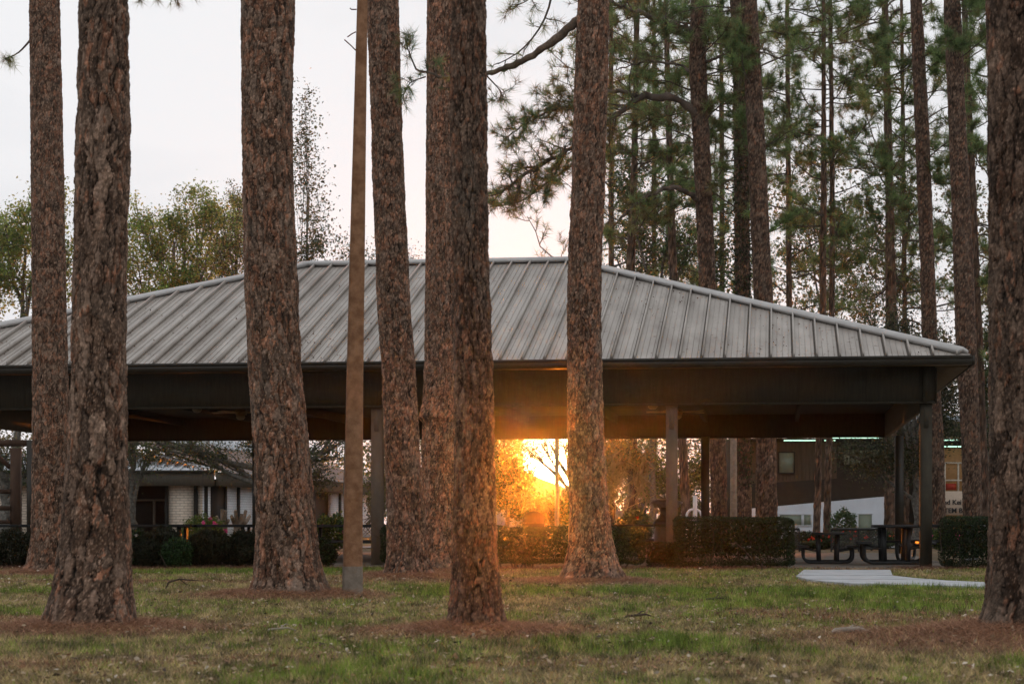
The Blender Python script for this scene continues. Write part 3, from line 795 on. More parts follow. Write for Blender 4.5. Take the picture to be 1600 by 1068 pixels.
    fascia(0, PL, PW - .10, PW, True).build('fascia', M_DARKWOOD, root)
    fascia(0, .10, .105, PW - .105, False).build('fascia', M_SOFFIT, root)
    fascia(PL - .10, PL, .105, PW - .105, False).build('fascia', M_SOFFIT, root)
    # soffit of the overhang, boarded, and the inner ceiling
    for (a0, a1, b0, b1) in ((A0, A1, B0, 0), (A0, A1, PW, B1), (A0, 0, 0, PW), (PL, A1, 0, PW)):
        g = MB()
        if b1 - b0 > 1:
            n = 100
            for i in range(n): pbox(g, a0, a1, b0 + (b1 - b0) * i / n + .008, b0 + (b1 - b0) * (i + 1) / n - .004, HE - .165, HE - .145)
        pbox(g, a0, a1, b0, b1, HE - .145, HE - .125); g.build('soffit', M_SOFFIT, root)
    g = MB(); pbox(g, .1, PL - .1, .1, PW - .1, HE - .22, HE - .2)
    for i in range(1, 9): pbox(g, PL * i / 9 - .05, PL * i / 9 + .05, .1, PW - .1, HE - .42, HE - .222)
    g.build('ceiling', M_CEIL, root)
    # corner trim on the front fascia
    g = MB(); pbox(g, .13, .22, -.03, -.004, HF + .01, HE - .17); pbox(g, -.03, -.004, -.02, .12, HF, HE - .17); g.build('corner_trim', M_DARKWOOD, root)
    # posts
    def post_a(px, bdist):
        # solve for a so that the post appears at px
        k_ = (px - 800) / F; p = PC + V * bdist
        return (p[0] - k_ * p[1]) / (U[0] - k_ * U[1])
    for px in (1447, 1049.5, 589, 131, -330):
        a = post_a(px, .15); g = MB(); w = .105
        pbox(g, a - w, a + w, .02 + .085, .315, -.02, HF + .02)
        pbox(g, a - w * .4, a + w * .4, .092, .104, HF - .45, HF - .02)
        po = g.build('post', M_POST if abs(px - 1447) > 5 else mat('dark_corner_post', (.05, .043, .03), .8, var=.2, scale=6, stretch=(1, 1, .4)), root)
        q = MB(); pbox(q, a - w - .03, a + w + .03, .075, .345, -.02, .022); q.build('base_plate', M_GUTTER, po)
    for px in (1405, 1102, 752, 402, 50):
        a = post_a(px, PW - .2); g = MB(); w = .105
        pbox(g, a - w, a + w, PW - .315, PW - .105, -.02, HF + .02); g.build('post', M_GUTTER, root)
    # the slab is the pavilion's own floor
    g = MB(); pbox(g, -.45, PL + .4, -.32, PW + .4, -.18, .018); g.build('floor_slab', M_SLAB, root)
    g = MB(); pbox(g, -.45, PL + .4, -.40, -.322, -.18, .012); g.build('slab_edge', mat('slab_lip', (.30, .27, .23), .9), root)
    return root
pavilion()
def roof_litter():
    rng = np.random.default_rng(31); n = 2600; a = rng.uniform(-OV + .3, PL, n); run = rng.uniform(.02, 1, n) ** 1.3 * (PW / 2 + OV)
    k = (fbm(a * .8, run * .5, a * 0, 3, 71) > .08) & (run < np.minimum(a + OV, PL + OV - a)); a, run = a[k], run[k]
    p = pv(np.stack([a, run - OV, HE + run * (HR - HE) / (PW / 2 + OV) + .02], -1))
    v, f = leaves(p, rng.uniform(.02, .055, len(p)), rng, flat=.5); c = np.array([(.14, .07, .04), (.08, .05, .035), (.25, .14, .08)])[rng.integers(0, 3, len(p))]
    b = MB(); b.add(v, f, 0, np.repeat(c, 4, 0)); tag(b.build('roof_litter', MATS['dead_leaves'], attr=True), 'brown fallen leaves and needles lying on the metal roof', 'leaf litter', kind='stuff')
roof_litter()
def ab(px, b):
    k_ = (px - 800) / F; p = PC + V * b
    return (p[0] - k_ * p[1]) / (U[0] - k_ * U[1])

# ---------------- ceiling fans
def make_fan():
    root = thing('ceiling_fan', 'ceiling fan', 'ceiling fan', (0, 0, 0))
    m = mat('fan_metal', (.16, .11, .06), .5, metal=.3); mw = mat('fan_light_glass', (.28, .22, .15), .4)
    b = MB(); b.tube([(0, 0, 0), (0, 0, .3)], .015, 8); b.build('rod', m, root)
    b = MB(); b.lathe([(0, -.13), (.09, -.12), (.13, -.06), (.12, 0), (.05, .03), (0, .03)], (0, 0, 0), 16); b.build('motor', m, root, smooth=True)
    b = MB(); b.lathe([(0, -.21), (.06, -.20), (.1, -.16), (.1, -.125), (0, -.125)], (0, 0, 0), 16); b.build('lamp_bowl', mw, root, smooth=True)
    for i in range(5):
        a = i * 2 * math.pi / 5; b = MB(); c, s = math.cos(a), math.sin(a)
        fr = lambda p: np.column_stack([p[:, 0] * c - p[:, 1] * s, p[:, 0] * s + p[:, 1] * c, p[:, 2] + p[:, 1] * .12])
        b.box(.12, .68, -.07, .07, -.05, -.035, fr); b.build('blade', mat('fan_blade_wood', (.30, .22, .13), .6), root)
    return root
fan0 = make_fan()
for i, (px, b_, ang, zz, lab) in enumerate(((1020, 3.5, .2, 3.32, 'ceiling fan nearest the open front, under the pavilion roof right of the sunlit trunk'),
        (1058, 7.2, .5, 3.30, 'ceiling fan behind the middle post, right of the sunlit trunk'),
        (308, 3.5, .1, 3.32, 'ceiling fan under the roof between the two leftmost thick trunks, its lamp bowl showing'),
        (376, 6.2, .35, 3.30, 'ceiling fan close beside the thickest trunk, on its left side'))):
    o = fan0 if i == 0 else copy_tree(fan0)
    a = ab(px, b_); p = pv([(a, b_, zz)])[0]; o.location = p; o.rotation_euler = (0, 0, ang); o['label'] = lab; o['group'] = 'ceiling fans under the pavilion'

# ---------------- picnic tables (frame along local x = across the benches, y = length)
def make_table(h=.76, wid=1.42, top=.78, length=1.85):
    root = thing('picnic_table', 'table', 'picnic table', (0, 0, 0))
    b = MB(); b.box(-top / 2, top / 2, -length / 2, length / 2, h - .055, h); b.build('tabletop', M_BLACK, root)
    for s in (-1, 1):
        b = MB(); x = s * (wid / 2 - .12); b.box(x - .13, x + .13, -length / 2, length / 2, h * .58 - .05, h * .58); b.build('bench_seat', M_BLACK, root)
    for y in (-length * .36, length * .36):
        b = MB(); r = .16; zb = .05; pts = []
        xs = wid / 2 - .12
        pts.append((-xs, y, h * .56))
        for k in range(7):
            a = math.pi + k / 6 * math.pi / 2; pts.append((-xs + r + r * math.cos(a), y, zb + r + r * math.sin(a)))
        pts2 = [(-p[0], p[1], p[2]) for p in pts[::-1]]
        b.tube(pts + pts2, .035, 10); b.build('leg_frame', M_BLACK, root, smooth=True)
        for s in (-1, 1):
            b = MB(); b.beam((s * top * .27, y, zb), (s * top * .30, y, h - .055), .085, .05, up=(0, 1, 0)); b.build('leg', M_BLACK, root)
            b = MB(); b.tube([(s * top * .28, y, .30), (s * (wid / 2 - .12), y, h * .5)], .018, 6); b.build('brace', M_BLACK, root)
    return root
tb0 = make_table()
def place_table(o, px, bb, rot, sc, lab, z=.02):
    p = pv([(ab(px, bb), bb, z)])[0]; o.location = p; o.rotation_euler = (0, 0, -TH + rot); o.scale = (sc, sc, sc); o['label'] = lab; o['group'] = 'black picnic tables in the pavilion'
place_table(tb0, 1397, 1.7, .0, 1.0, 'black steel picnic table seen end-on just left of the right corner post')
specs = [(1293, 2.4, .0, .80, 'small low black picnic table beside the right end of the large clipped hedge'),
         (1465, 4.5, 1.2, 1.0, 'black picnic table half hidden behind the right corner post'),
         (545, 2.6, 1.50, 1.0, 'black picnic table behind the square concrete pole, bench tops catching light'),
         (335, 3.0, 1.57, 1.0, 'black picnic table behind the low shrubs, nearest the left side of the thickest trunk'),
         (235, 2.5, 1.57, 1.0, 'black picnic table behind the low shrubs, nearest the right side of the grey-brown left trunk'),
         (20, 2.8, 1.57, 1.0, 'black picnic table at the far left edge behind the dark shrub'),
         (1012, 6.5, 1.57, 1.0, 'black picnic table behind the gap between two hedges, beside the lidded bin')]
for px, bb, rot, sc, lab in specs:
    place_table(copy_tree(tb0), px, bb, rot, sc, lab)

# ---------------- mesh guard rail at the back right and dark rail at the back left
def mesh_rail(px0, px1, d, ztop, zbot, lab):
    x0, x1 = (px0 - 800) / F * d, (px1 - 800) / F * d
    root = thing('mesh_railing', lab, 'railing', ((x0 + x1) / 2, d, 0), 'diamond mesh railings behind the pavilion')
    fr = MB(); fr.tube([(x0, d, ztop), (x1, d, ztop)], .035, 8); fr.tube([(x0, d, zbot), (x1, d, zbot)], .02, 8); fr.build('top_rail', M_BLACK, root)
    for x in (x0, (x0 + x1) / 2, x1):
        p = MB(); p.tube([(x, d, -.02), (x, d, ztop)], .022, 8); p.build('post', M_BLACK, root)
    w = MB(); h = ztop - zbot; s = .085; n = int((x1 - x0 + h) / s)
    for i in range(n):
        for sg in (1, -1):
            xa = x0 - h + i * s; pa, pb = (xa, zbot), (xa + h, ztop)
            lo = max(x0, xa); hi = min(x1, xa + h)
            if hi - lo < .02: continue
            za, zb = zbot + (lo - xa), zbot + (hi - xa)
            A, B = (lo, za), (hi, zb)
            if sg == -1: A, B = (x0 + x1 - lo, za), (x0 + x1 - hi, zb)
            w.tube([(A[0], d, A[1]), (B[0], d, B[1])], .009, 4, cap=False)
    w.build('wire_mesh', mat('galvanised_wire', (.06, .06, .06), .6), root)
mesh_rail(1299, 1384, 55.0, .62, .08, 'black-topped diamond mesh railing between the two end picnic tables')
mesh_rail(1215, 1249, 55.0, .62, .08, 'short diamond mesh railing showing just past the right end of the large clipped hedge')

def timber_frame():
    d = 55.5
    root = thing('timber_shelter', 'dark brown timber post and slatted boards at the far left edge behind the pavilion', 'timber frame', P(10, 828, d)[:2] + (0,))
    m = mat('brown_timber', (.045, .024, .015), .85, col2=(.075, .042, .026), scale=5, stretch=(1, 1, .3))
    b = MB(); b.beam(P(25, 700, d), (P(25, 700, d)[0], d, -.02), .26, .26); b.build('post', m, root)
    b = MB(); b.beam((P(-90, 700, d)[0], d, P(0, 690, d)[2]), (P(-90, 700, d)[0], d, -.02), .26, .26); b.build('post', m, root)
    for y0, y1 in ((764, 771), (790, 797), (812, 818)):
        z1, z0 = P(0, y0, d)[2], P(0, y1, d)[2]; b = MB(); b.box(P(-90, 0, d)[0], P(18, 0, d)[0], d - .18, d - .132, z0, z1); b.build('board', m, root)
    b = MB(); b.box(P(-120, 0, d)[0], P(47, 0, d)[0], d - .1, d + .1, P(0, 697, d)[2], P(0, 687, d)[2]); b.build('beam', m, root)
    b = MB(); b.beam(P(-20, 698, d), P(16, 730, d), .12, .12); b.build('knee_brace', m, root)
timber_frame()

# ---------------- bin, kettle grill
def bin_():
    p = pv([(ab(1041, 4.2), 4.2, .02)])[0]; s = p[1] / 40.5
    root = thing('waste_bin', 'dark lidded waste bin with a wide mushroom cap, standing behind the middle post', 'waste bin', tuple(p))
    m = mat('dark_bin_metal', (.03, .024, .02), .4, metal=.4); m2 = mat('bin_lid_metal', (.10, .09, .085), .28, metal=.6)
    x, y, z = p
    b = MB(); b.lathe([(0, 0), (.24, 0), (.25, .03), (.25, .60), (.23, .70), (.235, .72), (0, .72)], p, 28); b.build('barrel', m, root, smooth=True)
    b = MB(); b.lathe([(.235, .72), (.27, .73), (.27, .80), (.22, .86), (.15, .90), (.13, 1.0), (.14, 1.08), (.20, 1.12)], p, 28); b.build('neck', m, root, smooth=True)
    b = MB(); b.lathe([(0, 1.11), (.26, 1.11), (.27, 1.16), (.34, 1.20), (.335, 1.225), (.22, 1.265), (.1, 1.285), (0, 1.29)], p, 28); b.build('lid', m2, root, smooth=True)
bin_()
def grill():
    p = pv([(ab(834, 3.6), 3.6, .02)])[0]
    root = thing('kettle_grill', 'dark domed kettle grill top rising just above the long clipped hedge', 'grill', tuple(p))
    m = mat('grill_enamel', (.02, .012, .008), .75, spec=.15)
    b = MB(); b.lathe([(.235, .80), (.225, .90), (.17, .985), (.09, 1.02), (0, 1.03)], p, 28); b.build('lid', m, root, smooth=True)
    b = MB(); b.lathe([(0, .53), (.1, .545), (.19, .62), (.235, .79)], p, 28); b.build('bowl', m, root, smooth=True)
    for k in range(3):
        a = k * 2.094 + .4; b = MB(); b.tube([p + (.14 * math.cos(a), .14 * math.sin(a), .58), p + (.3 * math.cos(a), .3 * math.sin(a), 0)], .014, 6); b.build('leg', M_BLACK, root)
grill()

# ================================================================== HEDGES AND SHRUBS
def leaf_cols(n, rng, pal):
    pal = np.array(pal); a = pal[rng.integers(0, len(pal), n)]; return a * rng.uniform(.65, 1.35, (n, 1))
DKG = [(.015, .030, .011), (.026, .048, .016), (.042, .062, .020), (.020, .026, .011)]
def hedge(px0, px1, y0, depth, ztop, zbot, lab, seed, dens=2300, pal=DKG, round_=.12):
    rng = np.random.default_rng(seed)
    x0, x1 = (px0 - 800) / F * y0, (px1 - 800) / F * y0; w = x1 - x0; h = ztop - zbot; cx = (x0 + x1) / 2; cy = y0 + depth / 2; cz = (ztop + zbot) / 2
    root = thing('hedge', lab, 'hedge', (cx, cy, 0), 'clipped box hedges in front of the pavilion')
    n = int(dens * (w * h * 2 + depth * h * 2 + w * depth) * 1.4)
    # points on a rounded box
    p = np.stack([rng.uniform(-w / 2, w / 2, n), rng.uniform(-depth / 2, depth / 2, n), rng.uniform(-h / 2, h / 2, n)], -1)
    area = np.array([w * h, depth * h, w * depth]); ax = rng.choice(3, n, p=area / area.sum()); ax = np.array([1, 0, 2])[ax]
    sg = np.where(rng.uniform(0, 1, n) < .5, -1, 1); hs = np.array([w / 2, depth / 2, h / 2])
    p[np.arange(n), ax] = sg * hs[ax]
    q = np.clip(p, -(hs - round_), hs - round_); dlt = p - q; ln = np.linalg.norm(dlt, axis=1)[:, None] + 1e-9
    p = q + dlt / ln * round_
    inn = rng.exponential(.03, (n, 1)); nr = dlt / ln
    bump_ = .055 * fbm(p[:, 0] * 4, p[:, 1] * 4, p[:, 2] * 4, 3, seed)[:, None]
    p = p - nr * (inn - bump_)
    gap = (fbm(p[:, 0] * 2.4, p[:, 1] * 2, p[:, 2] * 2.0, 3, seed + 3) < .28) | (p[:, 2] > -h * .28)
    p = p[gap]; n = len(p)
    p = p + np.array([cx, cy, cz])
    v, f = leaves(p, rng.uniform(.018, .038, n), rng)
    b = MB(); b.add(v, f, 0, np.repeat(leaf_cols(n, rng, pal), 4, 0))
    b.build('foliage', M_LEAF, root, attr=True)
    # dark interior twigs and stems
    s = MB()
    for k in range(int(w / .11)):
        xx = x0 + .08 + (w - .16) * rng.uniform(); yy = cy + rng.uniform(-.3, .3) * depth
        wv = wander((xx, yy, -.03), (rng.normal() * .25, rng.normal() * .25, 1), h * .92 + zbot, 5, rng, .3); s.tube(wv, np.linspace(.018, .006, 6), 5)
        for _ in range(4):
            g = rng.integers(1, 5); w2 = wander(wv[g], (rng.normal(), rng.normal(), .6), .25, 3, rng, .3); w2[:, 2] = np.minimum(w2[:, 2], ztop - .05); s.tube(w2, np.linspace(.007, .003, 4), 4, cap=False)
    tag(s.build('woody_interior', M_TWIG, root), kind='stuff')
    # dense inner mass of shaded leaves
    ni = int(dens * w * h * .9); pi_ = np.stack([rng.uniform(-w / 2 + .07, w / 2 - .07, ni), rng.uniform(-depth / 2 + .08, depth / 2 - .08, ni), rng.uniform(-h * .32, h / 2 - .06, ni)], -1) + np.array([cx, cy, cz])
    v, f = leaves(pi_, rng.uniform(.05, .09, ni), rng); b = MB(); b.add(v, f, 0, np.repeat(leaf_cols(ni, rng, pal), 4, 0)); b.build('inner_foliage', M_LEAF, root, attr=True)
hedge(762, 1010, 35.3, .75, .75, .10, 'long low clipped hedge glowing orange beneath the sun, behind the sunlit trunk', 101)
hedge(1056, 1245, 35.1, .85, .92, .07, 'tall dark square-clipped hedge between the middle post and the small picnic table', 102)
hedge(1481, 1640, 35.2, .85, .92, .05, 'dark clipped hedge at right, between the corner post and the right-edge trunk', 103)
hedge(1012, 1060, 35.6, .40, .46, .02, 'very low dark clipped hedge at the foot of the middle post', 104, round_=.08)
hedge(594, 640, 36.9, .5, .76, .08, 'narrow dark clipped hedge mostly hidden by the leaning trunk', 105)

def shrub(px, d, w, h, lab, seed, pal, n=9000, leaf=.05, name='shrub', flowers=None, group='low shrubs in front of the pavilion', spiky=False, dep=None):
    rng = np.random.default_rng(seed); x = (px - 800) / F * d; dep = dep or w * .9
    root = thing(name, lab, 'shrub', (x, d, 0), group)
    u_ = rng.normal(size=(n, 3)); u_ /= np.linalg.norm(u_, axis=1)[:, None]
    rr = rng.uniform(.35, 1, (n, 1)) ** .45
    lump = 1 + .45 * fbm(u_[:, 0] * 2.2, u_[:, 1] * 2.2, u_[:, 2] * 2.2, 3, seed)[:, None] + .06 * rng.normal(size=(n, 1)) * (rr > .9)
    p = u_ * rr * lump * np.array([w / 2, dep / 2, h * .55]) + np.array([x, d, h * .5]); p = p[p[:, 2] > .02]; n = len(p)
    b = MB()
    if spiky:
        dirs = u_[:len(p)]; v, f = tufts(p, dirs, 3, leaf * 2.4, leaf * .32, rng, .5); b.add(v, f, 0, np.repeat(np.repeat(leaf_cols(n, rng, pal), 3, 0), 3, 0))
    else:
        v, f = leaves(p, rng.uniform(.6, 1.2, n) * leaf, rng); b.add(v, f, 0, np.repeat(leaf_cols(n, rng, pal), 4, 0))
    b.build('foliage', M_LEAF, root, attr=True)
    s = MB()
    for k in range(12):
        wv = wander((x + rng.normal() * .06, d + rng.normal() * .06, -.03), (rng.normal() * .6 * w, rng.normal() * .6 * w, 1), h * .8, 5, rng, .4); s.tube(wv, np.linspace(.016, .004, 6), 5)
    tag(s.build('woody_interior', M_TWIG, root), kind='stuff')
    if flowers:
        fc, nf, fs = flowers
        for k in range(nf):
            u1 = rng.normal(size=3); u1[1] = -abs(u1[1]); u1[2] = abs(u1[2]); u1 /= np.linalg.norm(u1)
            c = u1 * np.array([w / 2, dep / 2, h * .55]) * rng.uniform(.85, 1.05) + np.array([x, d, h * .5])
            g = MB(); pts = c + rng.normal(size=(14, 3)) * fs * .28; v, f = leaves(pts, fs, rng, aspect=.8); g.add(v, f, 0, np.array(fc) * 1.0)
            g.build('blossom', mat('petals', (1, 1, 1), .6, col2=(1, 1, 1), attr=True, trans=.3), root, attr=True)
DK2 = [(.016, .018, .009), (.030, .030, .014), (.045, .035, .018), (.022, .03, .012)]
GRN = [(.03, .06, .018), (.05, .10, .03), (.02, .045, .014)]
LIM = [(.12, .16, .03), (.17, .19, .04), (.07, .10, .025)]
shrub(22, 36.2, .95, .68, 'dark low shrub at the far left edge, left of the leftmost trunk', 201, DK2)
shrub(-40, 36.4, .95, .66, 'dark low shrub beside the far-left one, its edge touching the frame', 211, DK2)
shrub(128, 36.0, .8, .62, 'small dark shrub in the gap beside the leftmost trunk', 202, DK2)
shrub(213, 36.2, .5, .66, 'small shrub with white blossom beside the grey-brown left trunk', 203, DK2 + GRN, flowers=((.75, .75, .72), 7, .06))
shrub(252, 36.0, .85, .66, 'brownish rounded shrub right of the white-flowered one', 204, DK2, spiky=True)
shrub(277, 35.7, .55, .52, 'greener low shrub among the dark mounded ones left of the thickest trunk', 205, GRN)
shrub(324, 36.1, .82, .62, 'rounded dark shrub, wider of the two nearest the thickest trunk', 206, DK2, spiky=True)
shrub(382, 36.2, .70, .60, 'rounded dark shrub touching the left side of the thickest trunk', 207, DK2, spiky=True)
shrub(505, 36.9, .45, .5, 'small dark shrub just right of the thickest trunk foot', 208, DK2 + GRN)
# beds behind the pavilion
shrub(318, 58, 1.5, .92, 'lime-green azalea with pink flowers in front of the brick building', 220, LIM, 5000, .08, flowers=((.75, .10, .28), 4, .09), group='flowering shrubs behind the pavilion')
shrub(516, 57, 1.0, .95, 'leafy green shrub with a pink flower behind the concrete pole table', 221, GRN + LIM, 3500, .10, flowers=((.75, .10, .28), 3, .09), group='flowering shrubs behind the pavilion')
shrub(957, 60, 1.1, .55, 'low shrub with magenta flowers seen beneath the table in the hedge gap', 222, GRN, 4000, .08, flowers=((.75, .06, .30), 7, .10), group='flowering shrubs behind the pavilion')
shrub(992, 57, 1.0, 1.12, 'broad-leaved camellia with a few red flowers above the end of the long hedge', 223, [(.05, .07, .03), (.10, .11, .06), (.03, .05, .02)], 2600, .12, flowers=((.30, .02, .015), 3, .07), group='flowering shrubs behind the pavilion')
for i, (px, w, h, lab) in enumerate(((1256, 1.0, .50, 'red-flowered shrub next to the right end of the tall clipped hedge'),
        (1284, .9, .45, 'red-flowered shrub at the foot of the two slender trunks'),
        (1322, 1.3, .58, 'largest red-flowered shrub, behind the mesh railing'),
        (1371, 1.2, .55, 'red-flowered shrub behind the end-on picnic table'))):
    shrub(px, 58.5 + .6 * i, w, h, lab, 230 + i, DK2 + GRN, 5000, .06, flowers=((.65, .06, .03), 9, .06), group='red flowering shrubs behind the pavilion')
shrub(1318, 66, .9, 1.28, 'young green magnolia shrub against the white wall', 240, [(.05, .09, .03), (.10, .14, .06)], 1400, .12, group='flowering shrubs behind the pavilion')
shrub(1476, 58, .9, .62, 'small shrub with pink and yellow flowers left of the right-hand hedge', 241, LIM + GRN, 3500, .08, flowers=((.8, .15, .35), 4, .12), group='flowering shrubs behind the pavilion')

def spiky(px, d, lab, seed):
    rng = np.random.default_rng(seed); x = (px - 800) / F * d; b = MB()
    n = 90; a = rng.uniform(0, 2 * np.pi, n)
    for k in range(n):
        L = rng.uniform(.35, .65); pts = []
        for s in range(5):
            q = s / 4; pts.append((x + math.cos(a[k]) * L * .9 * q, d + math.sin(a[k]) * L * .9 * q, L * (1.25 * q - .85 * q * q)))
        b.tube(pts, [.012, .013, .011, .007, .002], 3, 0, leaf_cols(1, rng, [(.07, .10, .05), (.12, .14, .08)])[0], cap=False)
    tag(b.build('strap_leaf_plant', M_LEAF, origin=(x, d, 0), attr=True), lab, 'plant', 'strap-leaved plants in the bed behind the pavilion')
spiky(1252, 56.3, 'clump of arching strap leaves beside the end of the tall hedge', 1)
spiky(1328, 56.5, 'clump of arching strap leaves under the mesh railing', 2)
spiky(1375, 56.4, 'clump of arching strap leaves behind the end-on picnic table', 3)
spiky(1362, 56.9, 'smaller clump of strap leaves beside the end-on table bench', 4)

def stump():
    d = 60; x, _, _ = P(372, 0, d)
    b = MB(); rng = np.random.default_rng(3)
    for bx, tops in ((372, [(362, 806), (368, 797), (378, 802), (384, 797), (390, 806)]), (349, [(338, 806), (342, 812), (347, 795), (352, 797), (357, 812)])):
        b.tube([(P(bx, 0, d)[0], d, -.05), P(bx - 1, 840, d), P(bx, 818, d)], [.17, .14, .12], 10)
        for tx, ty in tops:
            pl = smooth_poly([P(bx, 826, d), P((bx + tx * 2) / 3, 816, d + rng.normal() * .1), P(tx, ty, d + rng.normal() * .2)], 6); b.tube(pl, np.linspace(.075, .05, 6) , 8)
    tag(b.build('pruned_tree', mat('pruned_wood', (.14, .10, .07), .9, col2=(.27, .2, .15), scale=10), origin=(x, d, 0), smooth=True), 'hard-pruned tree stumps with stubby pale branches before the brick building', 'pruned tree')
stump()

# ================================================================== BROADLEAF TREES
def broad_tree(name, lab, px, d, crown, seed, pal, n_leaf=14000, leaf=.11, trunk_r=.16, group=None, lean=0, wood=None, sparse=.5, nb=11, moss=0, cat='tree', spread_l=1.0, visible_trunk=None):
    """crown: list of (px, py, rx_px, ry_px) lobes; limbs run from the trunk to each lobe and leaves gather round twig ends"""
    rng = np.random.default_rng(seed); x = (px - 800) / F * d
    root = thing(name, lab, cat, (x, d, 0), group); wood = wood or M_OAKBARK
    tops = [P(c[0], c[1], d) for c in crown]; zc = np.mean([t_[2] for t_ in tops]); zl = min(P(0, c[1] + c[3], d)[2] for c in crown); xc = np.mean([t_[0] for t_ in tops])
    fork = np.array([x + lean + (xc - x) * .25, d, max(1.2, zl * .75)])
    tr = MB(); path = smooth_poly([(x, d, -.1), (x + lean * .3, d, fork[2] * .5), fork, (fork[0] * .5 + xc * .5, d, (fork[2] + zc) / 2), (xc, d, zc)], 16)
    path[1:-1] += rng.normal(size=(14, 3)) * trunk_r * .22
    rads = np.linspace(trunk_r, trunk_r * .25, 16); rads[0] *= 1.5; rads[1] *= 1.15
    tr.tube(path, rads, 12); tr.build('trunk', wood, root, smooth=True)
    cr_ = MB(); outp = []
    for (cx_, cy_, rx, ry) in crown:
        c = np.array(P(cx_, cy_, d)); R = np.array([rx, (rx + ry) / 2 * .9, ry]) / F * d
        c[1] += rng.normal() * R[1] * .4
        st = path[min(15, 5 + int(rng.integers(0, 8)))]
        lim = smooth_poly([st, st * .5 + (c - R * [0, 0, .4]) * .5 + rng.normal(size=3) * .15 * R.mean(), c], 10)
        lr = trunk_r * .42; cr_.tube(lim, np.linspace(lr, lr * .3, 10), 7, 0, cap=False)
        for k in range(nb):
            u1 = rng.normal(size=3); u1 /= np.linalg.norm(u1); tgt = c + u1 * R * rng.uniform(.55, 1.05)
            s0 = lim[rng.integers(4, 10)]
            sb = smooth_poly([s0, s0 * .5 + tgt * .5 + rng.normal(size=3) * R.mean() * .12, tgt], 7); cr_.tube(sb, np.linspace(lr * .32, lr * .12, 7), 4, 0, cap=False)
            for m in range(7):
                q = sb[rng.integers(2, 7)]; u2 = rng.normal(size=3); u2 /= np.linalg.norm(u2); tip = q + u2 * R.mean() * rng.uniform(.12, .34) * spread_l
                cr_.tube([q, (q + tip) / 2 + rng.normal(size=3) * .05, tip], [lr * .13, lr * .09, lr * .05], 3, 0, cap=False); outp.append((q * .3 + tip * .7)); outp.append(tip); 
            outp.append(tgt)
    outp = np.array(outp); k = max(1, int(n_leaf / len(outp)))
    cen = np.repeat(outp, k, 0) + rng.normal(size=(len(outp) * k, 3)) * (leaf * 1.5 * sparse * 2 + .05)
    v, f = leaves(cen, rng.uniform(.55, 1.25, len(cen)) * leaf, rng)
    cl = np.repeat(leaf_cols(len(outp), rng, pal), k, 0) * rng.uniform(.75, 1.25, (len(cen), 1))
    cr_.add(v, f, 1, np.repeat(cl, 4, 0))
    cr_.build('crown', [wood, M_LEAF], root, attr=True)
    if moss:
        mb_ = MB(); idx = rng.integers(0, len(outp), moss)
        for i in idx:
            for _ in range(5):
                p0 = outp[i] + rng.normal(size=3) * .12; L = rng.uniform(.5, 1.5); pts = [p0 + np.array([rng.normal() * .05 * s, rng.normal() * .05 * s, -L * s / 5]) for s in range(6)]
                mb_.tube(pts, [.012, .03, .035, .028, .018, .004], 4, 0, cap=False)
        mb_.build('moss', mat('hanging_moss', (.16, .13, .085), .95, col2=(.26, .22, .15), scale=12, trans=.35), root)
    return root
MAPLE = [(.18, .27, .06), (.26, .36, .08), (.12, .19, .045), (.32, .34, .10)]
OLV = [(.06, .085, .03), (.11, .125, .05), (.14, .12, .06), (.045, .06, .025)]
GOLD = [(.26, .17, .05), (.20, .16, .05), (.12, .12, .04), (.30, .16, .06)]
G1 = 'broadleaf trees behind the left half of the pavilion'
broad_tree('maple_tree', 'yellow-green spring tree at the left edge behind the leftmost trunk', 30, 104, [(10, 350, 60, 55), (70, 320, 50, 45), (40, 440, 70, 60), (110, 400, 50, 60), (-30, 430, 50, 60)], 301, MAPLE, 18000, .185, .26, G1, sparse=.33, spread_l=1.3, nb=14)
broad_tree('maple_tree', 'yellow-green tree with a rounded top between the two left foreground trunks and the thickest trunk', 262, 106, [(235, 345, 50, 40), (290, 330, 45, 35), (340, 330, 38, 34), (215, 410, 55, 45), (300, 400, 55, 50), (255, 450, 60, 40)], 302, MAPLE, 21000, .18, .26, G1, sparse=.33, spread_l=1.3, nb=14)
broad_tree('maple_tree', 'darker small-leaved tree whose branches brush the left side of the thickest trunk', 365, 100, [(362, 385, 34, 60), (350, 430, 50, 40), (395, 420, 35, 50), (372, 310, 18, 34)], 303, OLV + MAPLE, 11000, .13, .2, G1, sparse=.4)
broad_tree('young_tree', 'slender sparse-leaved young tree with a pointed bare tip, right of the thickest trunk', 470, 64, [(478, 165, 12, 35), (478, 215, 26, 28), (480, 275, 34, 34), (492, 330, 42, 34), (505, 375, 48, 32), (465, 395, 30, 30)], 304, OLV + [(.06, .07, .03)], 3400, .11, .055, G1, sparse=.5, nb=7, spread_l=1.3)
broad_tree('young_tree', 'low bushy treetop just above the ridge, left of the concrete pole', 540, 70, [(545, 395, 28, 18), (575, 405, 20, 16)], 305, OLV, 1500, .09, .08, G1, sparse=.9)
broad_tree('young_tree', 'small twiggy treetop peeping over the ridge between the leaning trunk and its neighbour', 650, 70, [(645, 402, 14, 16)], 306, OLV, 350, .08, .06, G1, sparse=.9)
broad_tree('live_oak', 'dark live oak with thick slanting limbs behind the thickest trunk, seen under the roof', 445, 59, [(340, 705, 42, 18), (300, 700, 40, 14), (395, 690, 40, 24), (490, 700, 38, 30), (535, 690, 45, 28), (500, 745, 26, 24), (255, 695, 26, 16)], 307, OLV + [(.02, .03, .012)], 7500, .08, .24, 'oaks behind the pavilion', sparse=.7)
